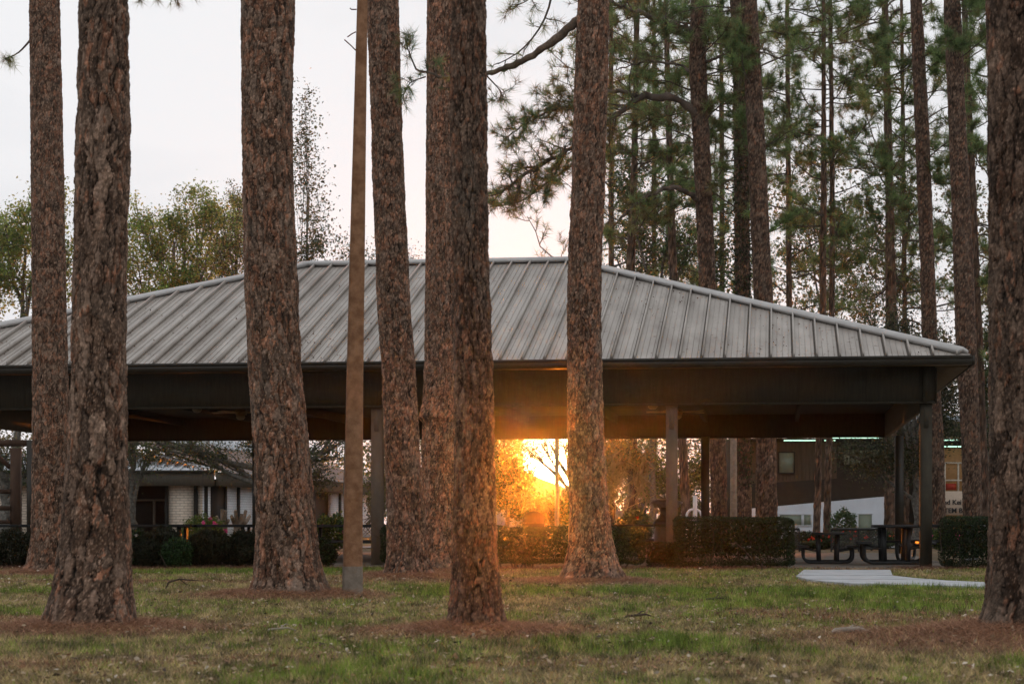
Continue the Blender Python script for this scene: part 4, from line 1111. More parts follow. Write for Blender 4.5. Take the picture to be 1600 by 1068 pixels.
broad_tree('live_oak', 'grey-barked oak with a straight trunk beside the grey-brown left trunk, seen under the roof', 205, 60, [(205, 690, 26, 24), (185, 700, 26, 26), (235, 700, 18, 20)], 308, OLV, 2600, .08, .19, 'oaks behind the pavilion', sparse=.8)
broad_tree('live_oak', 'dark oak behind the timber post at the far left edge', 8, 63, [(0, 700, 40, 34), (50, 720, 25, 25), (-60, 690, 50, 40)], 309, OLV, 5000, .08, .28, 'oaks behind the pavilion', sparse=.8)
broad_tree('willowy_tree', 'pale green drooping tree beyond the brick building, between pole and leaning trunk', 590, 78, [(590, 740, 22, 40), (600, 700, 30, 26), (588, 780, 16, 24)], 310, LIM + OLV, 4500, .09, .12, 'oaks behind the pavilion', moss=14)
G2 = 'sunlit trees seen under the pavilion roof'
broad_tree('small_tree', 'golden backlit tree at the left side of the sun gap', 792, 74, [(785, 720, 26, 34), (812, 745, 20, 24), (780, 775, 26, 30), (820, 790, 24, 24)], 311, GOLD + OLV, 9000, .12, .12, G2)
broad_tree('small_tree', 'low golden leafy bush below the bright sun opening', 862, 70, [(845, 795, 22, 18), (872, 797, 22, 16), (895, 790, 20, 22)], 312, GOLD + OLV, 5200, .12, .10, G2)
broad_tree('small_tree', 'overhanging leafy branch across the top of the sun gap', 905, 76, [(845, 692, 26, 9), (815, 694, 22, 10), (880, 692, 20, 10), (905, 705, 16, 20)], 313, GOLD, 1700, .10, .16, G2, sparse=.9)
broad_tree('small_tree', 'thin pale-barked tree draped with moss, right beside the sunlit trunk', 952, 66, [(950, 705, 22, 22), (965, 690, 24, 16), (940, 735, 14, 22)], 314, GOLD, 1500, .09, .10, G2, moss=26, lean=-.2)
broad_tree('small_tree', 'pale crooked tree with rusty leaves between two dark trunks under the roof', 975, 64, [(978, 700, 14, 20), (1000, 725, 16, 18), (1010, 700, 24, 18)], 315, GOLD + OLV, 1800, .09, .11, G2, moss=10)
broad_tree('small_tree', 'olive-green hazy tree filling the gap left of the middle post', 1035, 84, [(1030, 730, 34, 34), (1010, 760, 26, 28), (1060, 770, 26, 26), (1090, 740, 26, 36), (1080, 790, 26, 20)], 316, LIM + OLV, 9000, .12, .12, G2, moss=8)
G3 = 'evergreens at the right end of the pavilion'
broad_tree('magnolia_tree', 'glossy dark evergreen with a pale trunk, overhanging the right end of the pavilion', 1433, 63, [(1340, 702, 34, 14), (1385, 712, 30, 22), (1428, 715, 24, 34), (1475, 660, 30, 30), (1480, 620, 26, 26), (1410, 500, 36, 30), (1450, 540, 40, 36), (1395, 540, 44, 26), (1470, 590, 26, 30)], 317, [(.035, .045, .02), (.06, .065, .03), (.12, .11, .06), (.025, .035, .015)], 15000, .10, .16, G3, sparse=.8)
broad_tree('magnolia_tree', 'bushy dark evergreen half behind the right-edge trunk', 1545, 72, [(1530, 600, 34, 60), (1560, 500, 44, 60), (1530, 690, 30, 50)], 318, DKG + OLV, 8000, .11, .14, G3)

# ================================================================== FAR PINES
def far_pine(lab, d, rows, seed, limbs=None, z0py=None, n_limb=16, L=2.6, warm=.2, dark=None, group='pines behind the pavilion', crown_from=1.0, tuft=.30, sub=7, ivy=False, k=26):
    rows = sorted(rows); b_ = rows[-1]
    base_py = YH + F * HC / d
    ex = b_[1] + (b_[1] - rows[-2][1]) / max(1, (b_[0] - rows[-2][0])) * (base_py - b_[0]); wd = (b_[2] - b_[1])
    rows = rows + [(base_py + 1, ex - wd * .15, ex + wd * 1.15)] if base_py - b_[0] > 5 else rows
    if rows[0][0] > 0:
        a = rows[0]; rows = [(-10, a[1] + (a[1] - rows[1][1]) / (rows[1][0] - a[0]) * (a[0] + 10), a[2] + (a[2] - rows[1][2]) / (rows[1][0] - a[0]) * (a[0] + 10))] + rows
        if rows[0][2] - rows[0][1] < 4: rows[0] = (rows[0][0], (rows[0][1] + rows[0][2]) / 2 - 2.2, (rows[0][1] + rows[0][2]) / 2 + 2.2)
    dark = dark or .68
    t = dict(d=d, cw=.12 if d < 66 else .2, ch=.18 if d < 66 else .3, seed=seed, rows=rows, warm=.35, dark=dark)
    bx = (rows[-1][1] + rows[-1][2]) / 2; x = (bx - 800) / F * d
    root = thing('pine_tree', lab, 'pine tree', (x, d, 0), group)
    bark_trunk('trunk', t, root, nt_=72 if d < 66 else 32, dz=.05 if d < 66 else .14, depth=.026 if d < 66 else .03, top=4)
    rng = np.random.default_rng(seed + 900)
    def axis(py): return (np.interp(py, [r[0] for r in rows], [(r[1] + r[2]) / 2 for r in rows]))
    b = MB(); out = []
    if limbs:
        for lm in limbs:
            pts = [P(px_, py_, d + dd_) for px_, py_, dd_ in lm[1]]; pl = smooth_poly(pts, 34); pl[1:-1] += rng.normal(size=(32, 3)) * lm[0] * .30; lb = MB()
            lb.tube(pl, np.linspace(lm[0], lm[0] * .3, 34) * rng.uniform(.78, 1.2, 34), 8, 0, np.repeat(np.array((.085, .065, .052)) * rng.uniform(.5, 1.6, (34, 1)), 8, 0), cap=False); lb.build('limb', M_BARK, root, smooth=True, attr=True)
            subbranch(b, pl, lm[0] * .55, rng, lm[2], lm[3], .1, 0, out, lm[4], 3)
    zb = z0py if z0py is not None else 430
    for q in range(n_limb):
        py = zb - (zb + 60) * (q + rng.uniform(0, 1)) / n_limb
        a = rng.uniform(0, 2 * np.pi); st = np.array(P(axis(max(py, -5)), py, d))
        dv = np.array([math.cos(a), math.sin(a), rng.uniform(-.1, .35)]); LL = L * rng.uniform(.5, 1.1)
        pl = wander(st, dv, LL, 7, rng, .5, .3)
        r0 = .026 * L / 2.6; b.tube(pl, np.linspace(r0, r0 * .3, 8), 5, 0, cap=False)
        subbranch(b, pl, r0, rng, sub, LL * .38, .2, 0, out, .25, 4)
    if out: add_tufts(b, out, k, tuft, .0115 * d / 50, rng, 1, warm, .95)
    if b.v: b.build('crown', [M_TWIG, M_NEEDLE], root, attr=True)
    if ivy:
        g = MB(); n = 5000; py = rng.uniform(60, 760, n); ax_ = np.array([axis(v_) for v_ in py]); hw_ = np.interp(py, [r[0] for r in rows], [(r[2] - r[1]) / 2 for r in rows]) / F * d
        a = rng.uniform(0, 2 * np.pi, n); rr = hw_ + np.abs(rng.normal(0, .035, n)) + .005
        c = np.stack([(ax_ - 800) / F * d + np.cos(a) * rr, d + np.sin(a) * rr, HC - (py - YH) / F * d], -1); v, f = leaves(c, rng.uniform(.06, .13, n), rng); g.add(v, f, 0, np.repeat(leaf_cols(n, rng, DKG + [(.05, .07, .025)]), 4, 0))
        g.build('ivy', M_LEAF, root, attr=True)
    return root
far_pine('tall pine with arching bare limbs on its left side, rising behind the roof hip', 58,
    [(0, 1080, 1104), (100, 1077, 1103), (200, 1082, 1107), (300, 1087, 1112), (450, 1093, 1118), (685, 1109, 1133), (810, 1112, 1136)], 401,
    limbs=[(.11, [(1085, 50, 0), (1055, 38, -.3), (1020, 30, -.6), (985, 14, -.9), (945, 2, -1.2)], 12, 1.3, .2),
           (.12, [(1095, 190, 0), (1075, 165, -.2), (1045, 151, -.5), (1005, 150, -.8), (972, 170, -1.1), (935, 205, -1.5), (890, 235, -1.8), (840, 262, -2.1), (780, 300, -2.4)], 54, 1.5, .3),
           (.085, [(1097, 322, 0), (1080, 303, -.3), (1050, 292, -.8), (1020, 300, -1.2), (990, 322, -1.5), (965, 345, -1.8), (950, 368, -2)], 10, 1.2, .45),
           (.06, [(1005, 150, -.8), (960, 140, -1.2), (915, 160, -1.6), (870, 170, -1.9), (825, 190, -2.2), (790, 215, -2.4)], 46, 1.2, .25),
           (.045, [(935, 205, -1.5), (890, 262, -1.4), (850, 290, -1.2), (810, 318, -1), (770, 322, -.9)], 38, 1.0, .25),
           (.05, [(1090, 120, 0), (1060, 100, .8), (1010, 95, 1.5), (960, 110, 2.2)], 14, 1.6, .2),
           (.05, [(1098, 100, 0), (1130, 85, -.6), (1180, 70, -1.0)], 9, 1.5, .3)],
    n_limb=14, z0py=300, L=3.0, warm=.55, sub=6)
far_pine('straight reddish pine rising behind the roof, right of the limbed pine', 57, [(0, 1158, 1182), (200, 1168, 1194), (400, 1176, 1203), (470, 1179, 1207), (690, 1183, 1212), (808, 1181, 1214)], 402, n_limb=7, z0py=150, L=3, warm=.15,
    limbs=[(.04, [(1165, 76, 0), (1150, 72, -.5), (1140, 73, -.8)], 2, .4, .6)])
far_pine('dark ivy-clad pine trunk just behind the straight reddish pine', 65, [(0, 1141, 1158), (100, 1146, 1165), (300, 1148, 1170), (470, 1149, 1172), (690, 1151, 1172), (808, 1150, 1174)], 403, n_limb=22, z0py=400, L=3.4, dark=.6, ivy=True)
far_pine('slender reddish pine behind the roof, left of the two right-hand pines', 62, [(0, 1423, 1440), (200, 1430, 1451), (400, 1438, 1459), (530, 1441, 1464), (690, 1454, 1474), (808, 1457, 1477)], 404, n_limb=12, z0py=290, L=2.4, warm=.1)
far_pine('reddish pine passing just behind the right tip of the roof', 58, [(0, 1475, 1500), (200, 1483, 1509), (400, 1490, 1520), (540, 1494, 1525), (690, 1503, 1531), (808, 1505, 1534)], 405, n_limb=7, z0py=120, L=2.6, warm=.1)
far_pine('dim thin pine close behind the pine at the roof tip', 70, [(200, 1510, 1520), (540, 1522, 1536), (700, 1528, 1542)], 406, n_limb=26, z0py=620, L=2.6, dark=.6)
far_pine('thin dark pine seen right of the moss-draped trees', 76, [(100, 990, 998), (250, 987, 996), (420, 979, 992), (690, 982, 995), (815, 983, 997)], 407, n_limb=26, z0py=405, L=3.2, warm=.4)
far_pine('thin pine between the sunlit trunk and the limbed pine', 74, [(50, 1038, 1045), (150, 1040, 1048), (300, 1043, 1053), (430, 1046, 1058), (690, 1060, 1072)], 408, n_limb=26, z0py=400, L=3.2, warm=.4)
far_pine('slender pine before the white wall, left one of the pair', 80, [(150, 1284, 1290), (300, 1283, 1291), (480, 1281, 1290), (683, 1275, 1284), (845, 1270, 1281)], 409, n_limb=24, z0py=420, L=3.4, warm=.25)
far_pine('slender pine before the white wall, right one of the pair', 81, [(150, 1296, 1302), (300, 1297, 1304), (480, 1296, 1304), (683, 1291, 1300), (845, 1286, 1297)], 410, n_limb=24, z0py=380, L=3.2, warm=.25)
far_pine('dim double-stemmed pine behind the right slope of the roof', 84, [(100, 1380, 1390), (300, 1384, 1396), (470, 1384, 1400)], 411, n_limb=36, z0py=450, L=3.6, dark=.7)
rg = np.random.default_rng(77)
DISTANT = ['dim distant pine just right of the sunlit trunk, above the roof hip', 'dim distant pine between the thin dark pine and the limbed pine', 'dim distant pine in the gap between the limbed pine and the ivy-clad one',
    'dim distant pine just right of the straight reddish pine', 'dim distant pine left of the slender reddish pine', 'dim distant pine in the gap left of the right-edge trunk']
G4 = 'sparse trees among the pines'
for args in (('small-leaved tree with rising open branches, around the slender pair before the white wall', 1285, 104, [(1285, 330, 50, 46), (1240, 400, 40, 40), (1330, 390, 44, 44), (1290, 250, 44, 40), (1260, 320, 40, 40)], 331),
             ('crooked dark-limbed tree leaning over the right slope of the roof', 1405, 102, [(1370, 360, 44, 40), (1400, 440, 40, 34), (1340, 450, 40, 30), (1420, 300, 36, 40)], 332),
             ('open leafy tree between the ivy-clad pine and the limbed pine', 1020, 82, [(1000, 360, 40, 50), (1060, 380, 36, 46), (980, 280, 34, 40), (1130, 400, 24, 50)], 333)):
    broad_tree('small_tree', *args[:5], OLV + [(.07, .12, .04), (.11, .17, .06)], 7500, .15, .16, G4, sparse=.45)
rg = np.random.default_rng(78)
for i, (px, d) in enumerate(((955, 92), (1022, 98), (1128, 96), (1232, 90), (1412, 88), (1550, 86))):
    s = rg.uniform(-.03, .05); w = rg.uniform(.17, .26) * F / d / 2
    far_pine(DISTANT[i], d, [(60, px + s * -60 - w * .7, px + s * -60 + w * .7), (300, px - w * .9, px + w * .9), (600, px + s * 60 - w, px + s * 60 + w)], 450 + i,
             n_limb=36, z0py=rg.uniform(430, 600), L=rg.uniform(4.0, 5.6), warm=.2, dark=.7, sub=6, tuft=.42, group='distant pines in the stand behind the pavilion', k=14)

def woodland():
    rng = np.random.default_rng(9); b = MB()
    n = 120000
    px = rng.uniform(760, 2000, n); d = rng.uniform(125, 165, n)
    topy = 400 - 130 * sstep(900, 1050, px) + 60 * fbm(px / 60, px * 0, px * 0, 3, 4) + 230 * sstep(960, 840, px)
    py = topy + (845 - topy) * rng.uniform(0, 1, n) ** .8
    dens = fbm(px / 34, py / 30, d / 20, 3, 6)
    k = (dens > -.02) | (py > 640)
    k &= ~((np.abs(px - 862) < 46) & (np.abs(py - 722) < 46))
    px, py, d = px[k], py[k], d[k]
    c = np.stack([(px - 800) / F * d, d, HC - (py - YH) / F * d], -1); c = c[c[:, 2] > 0]
    v, f = leaves(c, rng.uniform(.18, .42, len(c)), rng)
    cc = leaf_cols(len(c), rng, [(.05, .075, .035), (.08, .10, .05), (.11, .12, .06), (.04, .055, .03)])
    b.add(v, f, 0, np.repeat(cc, 4, 0))
    n = 30000; px = rng.uniform(-350, 760, n); d = rng.uniform(125, 160, n); topy = 690 + 60 * fbm(px / 50, px * 0, px * 0, 3, 14) - 150 * sstep(150, -50, px)
    py = topy + (845 - topy) * rng.uniform(0, 1, n); c = np.stack([(px - 800) / F * d, d, HC - (py - YH) / F * d], -1); c = c[c[:, 2] > 0]
    v, f = leaves(c, rng.uniform(.18, .42, len(c)), rng); b.add(v, f, 0, np.repeat(leaf_cols(len(c), rng, [(.07, .09, .035), (.11, .12, .05)]), 4, 0))
    tag(b.build('woodland', M_LEAF, attr=True), 'far-off hazy green wood closing the view behind everything', 'woodland', kind='stuff')
woodland()

# ================================================================== POLES BEHIND
def back_pole(px0, px1, d, ytop, lab, cl):
    x = ((px0 + px1) / 2 - 800) / F * d; r = (px1 - px0) / 2 / F * d
    root = thing('light_pole', lab, 'pole', (x, d, 0), 'poles behind the pavilion')
    m = mat('pole_paint_' + ('tan' if 'tan' in lab else 'pinkish'), cl, .85, scale=8, bump=.3)
    b = MB(); b.tube([(x, d, .3), (x, d, P(0, ytop, d)[2])], [r, r * .8], 14); b.build('shaft', m, root, smooth=True)
    b = MB(); b.lathe([(r * 1.5, -.02), (r * 1.5, .12), (r * 1.15, .16), (r * 1.05, .3)], (x, d, 0), 14); b.build('base', m, root, smooth=True)
back_pole(1140.5, 1152, 56, 470, 'tan concrete pole behind the tall clipped hedge', (.22, .18, .14))
back_pole(866.5, 874, 56, 640, 'pinkish slim pole standing in front of the low sun', (.30, .24, .20))

# ================================================================== RIGHT BUILDING
def stem_building():
    d = 88.0; e = lambda px: (px - 800) / F * d; z = lambda py: HC - (py - YH) / F * d
    root = thing('college_building', 'two-storey building with dark brown siding over white walls and light tubes under its eave', 'building', (e(1330), d, 0))
    mw = mat('white_render', (.66, .70, .76), .8, var=.04, scale=2); mb1 = mat('brown_siding', (.075, .052, .032), .85, col2=(.10, .07, .045), scale=2, stretch=(9, 1, .3)); mb2 = mat('dark_siding', (.030, .024, .017), .85, var=.15, scale=3)
    mg = mat('window_glass_blind', (.20, .23, .17), .3, var=.12, scale=1); mfr = mat('window_frame_dark', (.02, .018, .014), .6); mfw = mat('window_frame_white', (.6, .62, .65), .6, var=.05)
    b = MB()                                   # white lower wall, its top edge slanting
    x0, x1, xr = e(1150), e(1384), e(1393)
    def slab_poly(mb, pts, y0, y1):
        n = len(pts); v = [(x_, y0, z_) for x_, z_ in pts] + [(x_, y1, z_) for x_, z_ in pts]
        for i in range(n): j = (i + 1) % n; mb.add(np.array([v[i], v[j], v[j + n], v[i + n]]), [(0, 1, 2, 3)])
        for i in range(1, n - 1): mb.add(np.array([v[0], v[i], v[i + 1]]), [(0, 1, 2)]); mb.add(np.array([v[n], v[i + 1 + n], v[i + n]]), [(0, 1, 2)])
    slab_poly(b, [(x0, -.1), (x1, -.1), (x1, z(775)), (x0, z(796))], d, d + .3); slab_poly(b, [(x1, -.1), (xr, -.1), (xr, z(728)), (x1, z(728))], d, d + .3)
    b.build('lower_wall', mw, root)
    b = MB(); slab_poly(b, [(x0, z(796)), (x1, z(775)), (x1, z(742)), (x0, z(757))], d + .06, d + .3); b.build('siding_band', mb2, root)
    b = MB(); slab_poly(b, [(x0, z(757)), (e(1308), z(746.8)), (e(1308), z(690)), (x0, z(690))], d + .10, d + .3)
    for k in range(26):
        xx = x0 + (e(1308) - x0) * k / 26; b.box(xx, xx + .02, d + .085, d + .10, z(750), z(692))
    b.build('upper_wall', mb1, root)
    b = MB(); slab_poly(b, [(e(1308), z(746.8)), (x1, z(742)), (x1, z(690)), (e(1308), z(690))], d + .075, d + .3); b.build('upper_wall', mb2, root)
    b = MB(); b.box(x0, e(1600), d + .3, d + 10, -.1, z(684)); b.build('building_mass', mb2, root)
    b = MB(); b.box(x0 - .5, e(1600), d - 1.1, d + 10.5, z(660), z(652)); b.build('roof', mat('roof_edge_metal', (.35, .40, .45), .5), root)
    b = MB(); b.box(x0 - .5, e(1600), d - 1.1, d - .9, z(684), z(660)); b.build('roof_fascia', mb2, root)
    b = MB(); b.box(x0 - .5, e(1600), d - .9, d - .0, z(684), z(682)); b.build('soffit', mat('orange_soffit', (.32, .17, .08), .6, var=.1), root)
    ml = mat('light_tube', (.5, .8, .6), .5, emis=(.60, 1.0, .78), emis_s=1.5)
    for a_, c_, y_ in ((1222, 1279, 689.5), (1285, 1302, 689.5), (1298, 1372, 685.5), (1470, 1500, 689), (1470, 1500, 699)):
        b = MB(); b.tube([(e(a_), d - .55, z(y_ - 1)), (e(c_), d - .55, z(y_ - 1))], .024, 8)
        q = b.build('light_tube', ml, root)
    def window(xa, xb, ya, yb, frm, gl, div=()):
        f_ = MB(); t_ = .05; X0, X1, Z0, Z1 = e(xa), e(xb), z(yb), z(ya)
        f_.box(X0 - t_, X1 + t_, d - .05, d + .14, Z1, Z1 + t_).box(X0 - t_, X1 + t_, d - .05, d + .14, Z0 - t_, Z0).box(X0 - t_, X0, d - .05, d + .14, Z0, Z1).box(X1, X1 + t_, d - .05, d + .14, Z0, Z1)
        for dv in div: f_.box(e(dv) - .025, e(dv) + .025, d - .045, d + .14, Z0, Z1)
        o = f_.build('window', frm, root); g_ = MB(); g_.box(X0, X1, d - .03, d - .01, Z0, Z1); g_.build('pane', gl, o)
    window(1217.5, 1240, 707, 738, mfr, mg); window(1318, 1392 - 12, 703, 725, mfr, mg, (1328,))
    window(1218.5, 1252, 804, 820, mfw, mg); window(1256, 1266.5, 804, 820, mfw, mg)
    window(1341, 1362, 803, 840, mfw, mg)
    # glazed part with the sign band
    mcr = mat('cream_panel', (.58, .46, .36), .7, var=.05); mo = mat('lit_room', (.16, .09, .04), .6, emis=(.8, .42, .16), emis_s=.07)
    b = MB(); b.box(e(1437), e(1441.5), d - .4, d - .1, -.1, z(690)); b.build('column', mat('orange_column', (.50, .26, .10), .7), root)
    b = MB(); b.box(e(1441.5), e(1600), d - .32, d - .12, z(804), z(767)); sg = b.build('sign_panel', mcr, root)
    for txt, py, ax in (('nd Kei', 783.5, 1503), ('TEM Bu', 796.5, 1503)):
        for attempt in (0,):
            cu = bpy.data.curves.new('lettering', 'FONT'); cu.body = {'nd Kei': 'and Kei', 'TEM Bu': 'STEM Building'}[txt]; cu.size = .30; cu.extrude = .012; cu.offset = .006
            cu.align_x = 'LEFT'; to = bpy.data.objects.new('lettering', cu); col.objects.link(to)
            bpy.context.view_layer.update()
            dg = bpy.context.evaluated_depsgraph_get(); me = bpy.data.meshes.new_from_object(to.evaluated_get(dg)); me.name = 'lettering'
            bpy.data.objects.remove(to)
            me.materials.clear(); me.materials.append(M_BLACK)
            lo = link_mesh('lettering', me, sg)
            xl = e(1467 if 'Kei' in txt else 1467.5)
            lo.location = Vector((xl, d - .335, z(py + 4.2))) - Vector(ORIGIN[root]); lo.rotation_euler = (math.pi / 2, 0, 0)
    b = MB(); b.box(e(1441.5), e(1600), d - .1, d - .05, z(767), z(700)); b.build('lit_glazing', mo, root)
    b = MB(); b.box(e(1441.5), e(1600), d - .1, d - .05, -.1, z(804)); b.build('lit_glazing', mo, root)
    b = MB()
    for px in (1475, 1496, 1517, 1538, 1452): b.box(e(px) - .03, e(px) + .03, d - .2, d - .1, z(767), z(722)); b.box(e(px) - .03, e(px) + .03, d - .2, d - .1, -.1, z(804))
    for py in (723, 750): b.box(e(1441.5), e(1600), d - .202, d - .102, z(py) - .03, z(py) + .03)
    b.build('mullions', mat('cream_mullion', (.55, .50, .42), .6), root)
    b = MB(); b.box(e(1476.5), e(1493), d - .16, d - .11, z(765), z(755)); b.build('red_board', mat('red_board_paint', (.30, .03, .015), .6), root)
stem_building()

# ================================================================== LEFT BRICK BUILDING
def brick_mat(name, c1, c2, cm):
    m = bpy.data.materials.new(name); m.use_nodes = True; t = m.node_tree; nn = t.nodes; L = t.links.new
    br = nn.new('ShaderNodeTexBrick'); br.inputs['Color1'].default_value = (*c1, 1); br.inputs['Color2'].default_value = (*c2, 1); br.inputs['Mortar'].default_value = (*cm, 1)
    br.inputs['Scale'].default_value = 1; br.inputs['Brick Width'].default_value = .30; br.inputs['Row Height'].default_value = .10; br.inputs['Mortar Size'].default_value = .012
    tcn = nn.new('ShaderNodeTexCoord'); mp2 = nn.new('ShaderNodeMapping'); mp2.inputs['Rotation'].default_value = (math.radians(90), 0, 0); L(tcn.outputs['Object'], mp2.inputs[0])
    sx = nn.new('ShaderNodeSeparateXYZ'); L(tcn.outputs['Object'], sx.inputs[0]); ad = nn.new('ShaderNodeMath'); ad.operation = 'ADD'; L(sx.outputs[0], ad.inputs[0]); L(sx.outputs[1], ad.inputs[1])
    cb = nn.new('ShaderNodeCombineXYZ'); L(ad.outputs[0], cb.inputs[0]); L(sx.outputs[2], cb.inputs[1]); L(cb.outputs[0], br.inputs['Vector'])
    L(br.outputs[0], nn['Principled BSDF'].inputs['Base Color']); nn['Principled BSDF'].inputs['Roughness'].default_value = .9
    return m
def brick_building():
    d = 75.0; e = lambda px: (px - 800) / F * d; z = lambda py: HC - (py - YH) / F * d
    root = thing('brick_building', 'low cream-brick building with brown shingle and striped metal roofs seen under the pavilion at left', 'building', (e(325), d, 0))
    mbk = brick_mat('cream_brick', (.66, .56, .46), (.74, .64, .54), (.34, .28, .22)); mfa = mat('building_fascia', (.075, .066, .052), .8, var=.15, scale=2, stretch=(8, 8, 1)); mdk = mat('dark_recess', (.012, .010, .008), .7)
    msh = mat('brown_shingles', (.15, .105, .09), .95, col2=(.21, .155, .13), scale=5, stretch=(1, 1, 3), bump=.4)
    mmt = mat('striped_metal_roof', (.60, .63, .66), .5, var=.1); mwb = brick_mat('white_brick', (.74, .76, .80), (.80, .82, .85), (.5, .52, .55))
    corner = np.array([e(325), d]); we = np.array([.14, 1.0]); we /= np.linalg.norm(we)
    def W(s, z_, off=0.0):   # point on the receding wing wall
        p = corner + we * s + np.array([we[1], -we[0]]) * off; return (p[0], p[1], z_)
    def front(name, px0, px1, py0, py1, m, y0=0., y1=.25):
        b = MB(); b.box(e(px0), e(px1), d + y0, d + y1, z(py1) if py1 < 840 else -.1, z(py0)); return b.build(name, m, root)
    front('wall', -160, 70, 745, 900, mbk, .3, .5); front('wall', 263.5, 303, 745, 900, mbk); front('wall', 309, 319.5, 745, 900, mbk, .05); front('upper_wall', 319.6, 330, 740, 760, mfa, -.2, .2)
    front('recess', 70, 262, 745, 900, mdk, 1.2, 1.4); front('door_frame', 203, 262, 779, 782, mfa, .9, 1.0); front('door_frame', 232, 236, 782, 900, mfa, .9, 1.0)
    for a_, c_ in ((258.5, 263), (303.5, 308.5), (320, 325)): front('post', a_, c_, 755, 900, mdk, -.15, .28)
    front('fascia', -160, 338, 738, 759, mfa, -.6, -.45); front('gutter', -160, 339, 735, 738.5, M_GUTTER, -.72, -.6)
    def wing(name, s0, s1, z0, z1, m, off=0., th=.2):
        b = MB(); b.hexa([W(s0, z0, off), W(s1, z0, off), W(s1, z0, off - th), W(s0, z0, off - th), W(s0, z1, off), W(s1, z1, off), W(s1, z1, off - th), W(s0, z1, off - th)]); return b.build(name, m, root)
    zt = z(759); ze = z(738)
    def s_at(px):
        k_ = (px - 800) / F; return (k_ * corner[1] - corner[0]) / (we[0] - k_ * we[1])
    edges = [(324.5, 329, mwb), (330, 350, mdk), (353.5, 370, mwb), (374, 395, mwb), (398, 440, mwb), (444, 480, mwb), (484, 500, mdk), (519, 529, mwb), (532, 592, mwb)]
    for a_, c_, m_ in edges: wing('wall', s_at(a_), s_at(c_), -.1, zt + .25, m_)
    for a_ in (351.5, 372, 396.5, 530.5): wing('post', s_at(a_ - 1.5), s_at(a_ + 1.5), -.1, zt + .02, mdk, .05, .1)
    wing('back_wall', .1, s_at(592), -.1, zt + .3, mdk, -.3, .2)
    wing('fascia', -.42, s_at(592), zt, ze, mfa, .55, .12); wing('gutter', .1, s_at(592), ze, ze + .1, mmt, .68, .13)
    # hip-ended metal roof over the front part
    E0, E1 = np.array([e(-160), d - .7, ze + .08]), np.array([e(327), d - .7, ze + .08]); pk = np.array(P(232, 709, d + 2.6)); pk0 = np.array([e(-160), pk[1], pk[2]])
    b = MB(); b.add(np.array([E0, E1, pk, pk0]), [(0, 1, 2, 3)]); b.add(np.array([E0, E1, pk, pk0]) - (0, 0, .06), [(3, 2, 1, 0)])
    back = np.array([E1[0] - .5, d + 5.9, ze + .08]); b.add(np.array([E1, back, pk]), [(0, 1, 2)])
    for k in range(46):
        x_ = E1[0] - .25 - k * .36; 
        f_ = min(1, (E1[0] - x_) / (E1[0] - pk[0])); b.beam((x_, d - .7, ze + .12), (x_, d - .7 + (pk[1] - d + .7) * f_, ze + .12 + (pk[2] - ze - .08) * f_), .05, .07)
    b.build('porch_roof', mmt, root)
    b = MB(); b.beam(E1 + (0, 0, .08), pk + (0, 0, .08), .28, .07); b.build('hip_cap', mat('pale_hip_metal', (.5, .52, .54), .5), root)
    # brown shingle roof of the wing, rising away from its eave; metal roof above it
    def rp(s, run, rise): p = W(s, ze + .1 + rise, .7 - run); return p
    S1 = s_at(592)
    b = MB(); v = np.array([rp(-.4, 0, 0), rp(S1, 0, 0), rp(S1, 4.0, 1.25), rp(-.4, 4.0, 1.25)]); b.add(v, [(0, 1, 2, 3)]); b.add(v - (0, 0, .08), [(3, 2, 1, 0)]); b.build('shingle_roof', msh, root)
    b = MB(); v = np.array([rp(-.4, 4.0, 1.3), rp(S1, 4.0, 1.3), rp(S1, 7.5, 2.6), rp(-.4, 7.5, 2.6)]); b.add(v, [(0, 1, 2, 3)]); b.add(v - (0, 0, .06), [(3, 2, 1, 0)])
    for k in range(60):
        s = -.3 + k * .55; b.beam(np.array(rp(s, 4.0, 1.34)), np.array(rp(s, 7.5, 2.64)), .05, .06)
    b.build('upper_roof', mmt, root)
brick_building()

# far houses in the sun gap
def far_house(lab, px0, px1, pye, pxr, pyr, d, wallc, seed):
    e = lambda px: (px - 800) / F * d; z = lambda py: HC - (py - YH) / F * d
    root = thing('house', lab, 'house', (e((px0 + px1) / 2), d, 0), 'far houses beyond the pavilion')
    mh = mat('house_wall_%d' % seed, wallc, .9, var=.05); mr = mat('house_roof_%d' % seed, (.16, .15, .145), .9)
    b = MB(); b.box(e(px0) + .4, e(px1) - .4, d, d + 7, -.1, z(pye)); b.build('wall', mh, root)
    b = MB(); A, B, R0 = (e(px0), z(pye)), (e(px1), z(pye)), (e(pxr), z(pyr))
    for y0_, y1_ in ((d - .5, d + 7.5),):
        v = np.array([(A[0], y0_, A[1]), (R0[0], y0_, R0[1]), (B[0], y0_, B[1]), (A[0], y1_, A[1]), (R0[0], y1_, R0[1]), (B[0], y1_, B[1])]); b.add(v, [(0, 1, 4, 3), (1, 2, 5, 4), (0, 3, 5, 2)]); b.add(v, [(0, 2, 1), (3, 4, 5)])
    b.build('roof', mr, root)
    w = MB(); w.box(e((px0 + px1) / 2) - .6, e((px0 + px1) / 2) + .6, d - .04, d - .005, 1.0, 2.0); w.build('window', mat('dark_window', (.03, .03, .035), .2), root)
far_house('house gable roof sloping down to the right behind the sunlit trunk', 700, 925, 778, 820, 738, 118, (.4, .36, .32), 1)
far_house('pale-walled house with a low grey roof left of the middle post', 945, 1040, 812, 955, 795, 108, (.5, .48, .46), 2)

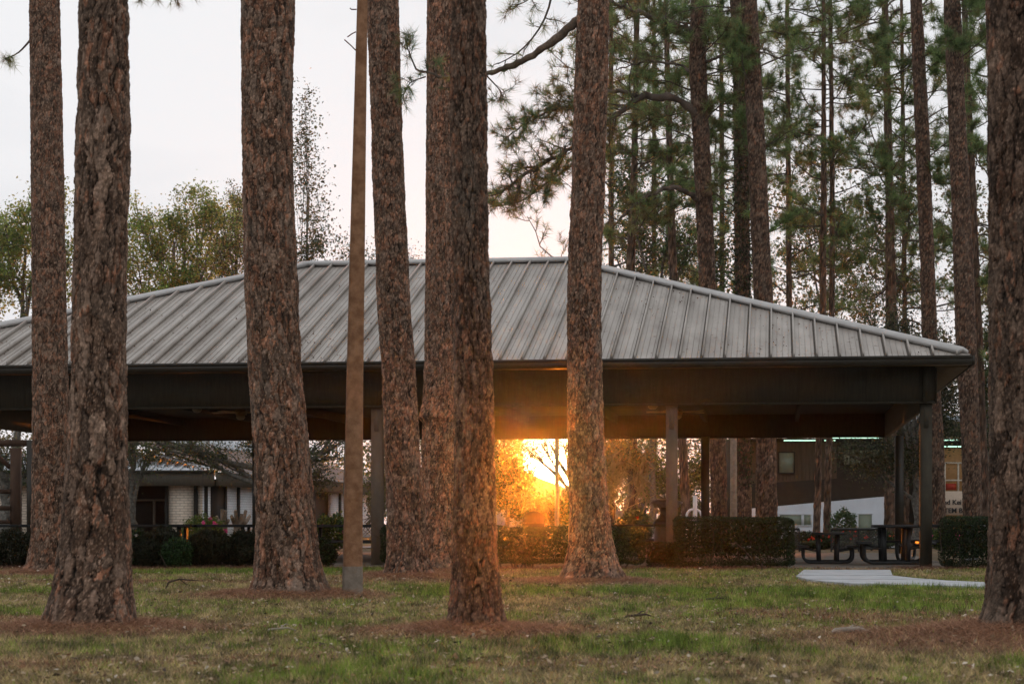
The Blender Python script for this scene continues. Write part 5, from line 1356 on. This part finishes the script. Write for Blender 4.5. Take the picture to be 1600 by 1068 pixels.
def utility_box():
    d = 62; x = P(1019, 0, d)[0]
    root = thing('utility_box', 'pale metal utility box half hidden between the camellia and the lidded bin', 'utility box', (x, d, 0))
    m = mat('pale_box_paint', (.42, .43, .45), .5, var=.05)
    b = MB(); b.box(x - .24, x + .24, d - .2, d + .2, -.02, .60); b.build('cabinet', m, root)
    b = MB(); b.hexa([(x - .27, d - .23, .602), (x + .27, d - .23, .602), (x + .27, d + .23, .602), (x - .27, d + .23, .602), (x - .2, d - .12, .72), (x + .2, d - .12, .72), (x + .2, d + .12, .72), (x - .2, d + .12, .72)]); b.build('lid', m, root)
    b = MB(); b.box(x - .2, x + .2, d - .215, d - .202, .06, .55); b.build('door', mat('grey_box_door', (.30, .31, .33), .5, var=.05), root)
utility_box()

def arch_frame():
    d = 72; m = mat('white_tube_paint', (.6, .63, .68), .5, var=.03)
    b = MB(); x0 = P(1073, 0, d)[0]; x1 = P(1096, 0, d)[0]
    pts = [(x0, d, -.02), (x0, d, 1.0)] + [(x0 + .2 - .2 * math.cos(a), d, 1.0 + .25 * math.sin(a)) for a in np.linspace(0, math.pi / 2, 6)] + [(x1 - .2, d, 1.25)] + [(x1 - .2 + .2 * math.sin(a), d, 1.0 + .25 * math.cos(a)) for a in np.linspace(0, math.pi / 2, 6)] + [(x1, d, -.02)]
    b.tube(pts, .045, 8); b.tube([(x0, d, .85), (x1, d, .85)], .04, 8); b.tube([(P(1086, 0, d)[0], d, -.02), (P(1086, 0, d)[0], d, 1.75)], .08, 8)
    tag(b.build('tube_frame', m, origin=(x0, d, 0), smooth=True), 'white rounded tube frame standing above the left end of the tall clipped hedge', 'tube frame')
arch_frame()

def back_paths():
    m = mat('grey_asphalt', (.20, .20, .205), .95, var=.2, scale=6)
    b = MB(); b.add(np.array([(-40, 61, .03), (40, 61, .03), (40, 64.5, .03), (-40, 64.5, .03)]), [(0, 1, 2, 3)])
    tag(b.build('road', m), 'grey service road behind the pavilion', 'road', kind='structure')
back_paths()

# ================================================================== HAZE
def haze():  # even volume added only to make the glow round the sun
    b = MB(); b.box(-150, 150, -32, 178, -1.2, 32); m = bpy.data.materials.new('sun_glow_haze'); m.use_nodes = True; t = m.node_tree
    t.nodes.remove(t.nodes['Principled BSDF']); pv_ = t.nodes.new('ShaderNodeVolumePrincipled')
    pv_.inputs['Color'].default_value = (.97, .96, .95, 1); pv_.inputs['Density'].default_value = HAZE_DENSITY; pv_.inputs['Anisotropy'].default_value = HAZE_G
    t.links.new(pv_.outputs[0], t.nodes['Material Output'].inputs['Volume'])
    tag(b.build('haze', m), 'thin haze added for the glow round the low sun', 'haze', kind='stuff')
haze()
print('scene built', len(bpy.data.objects))
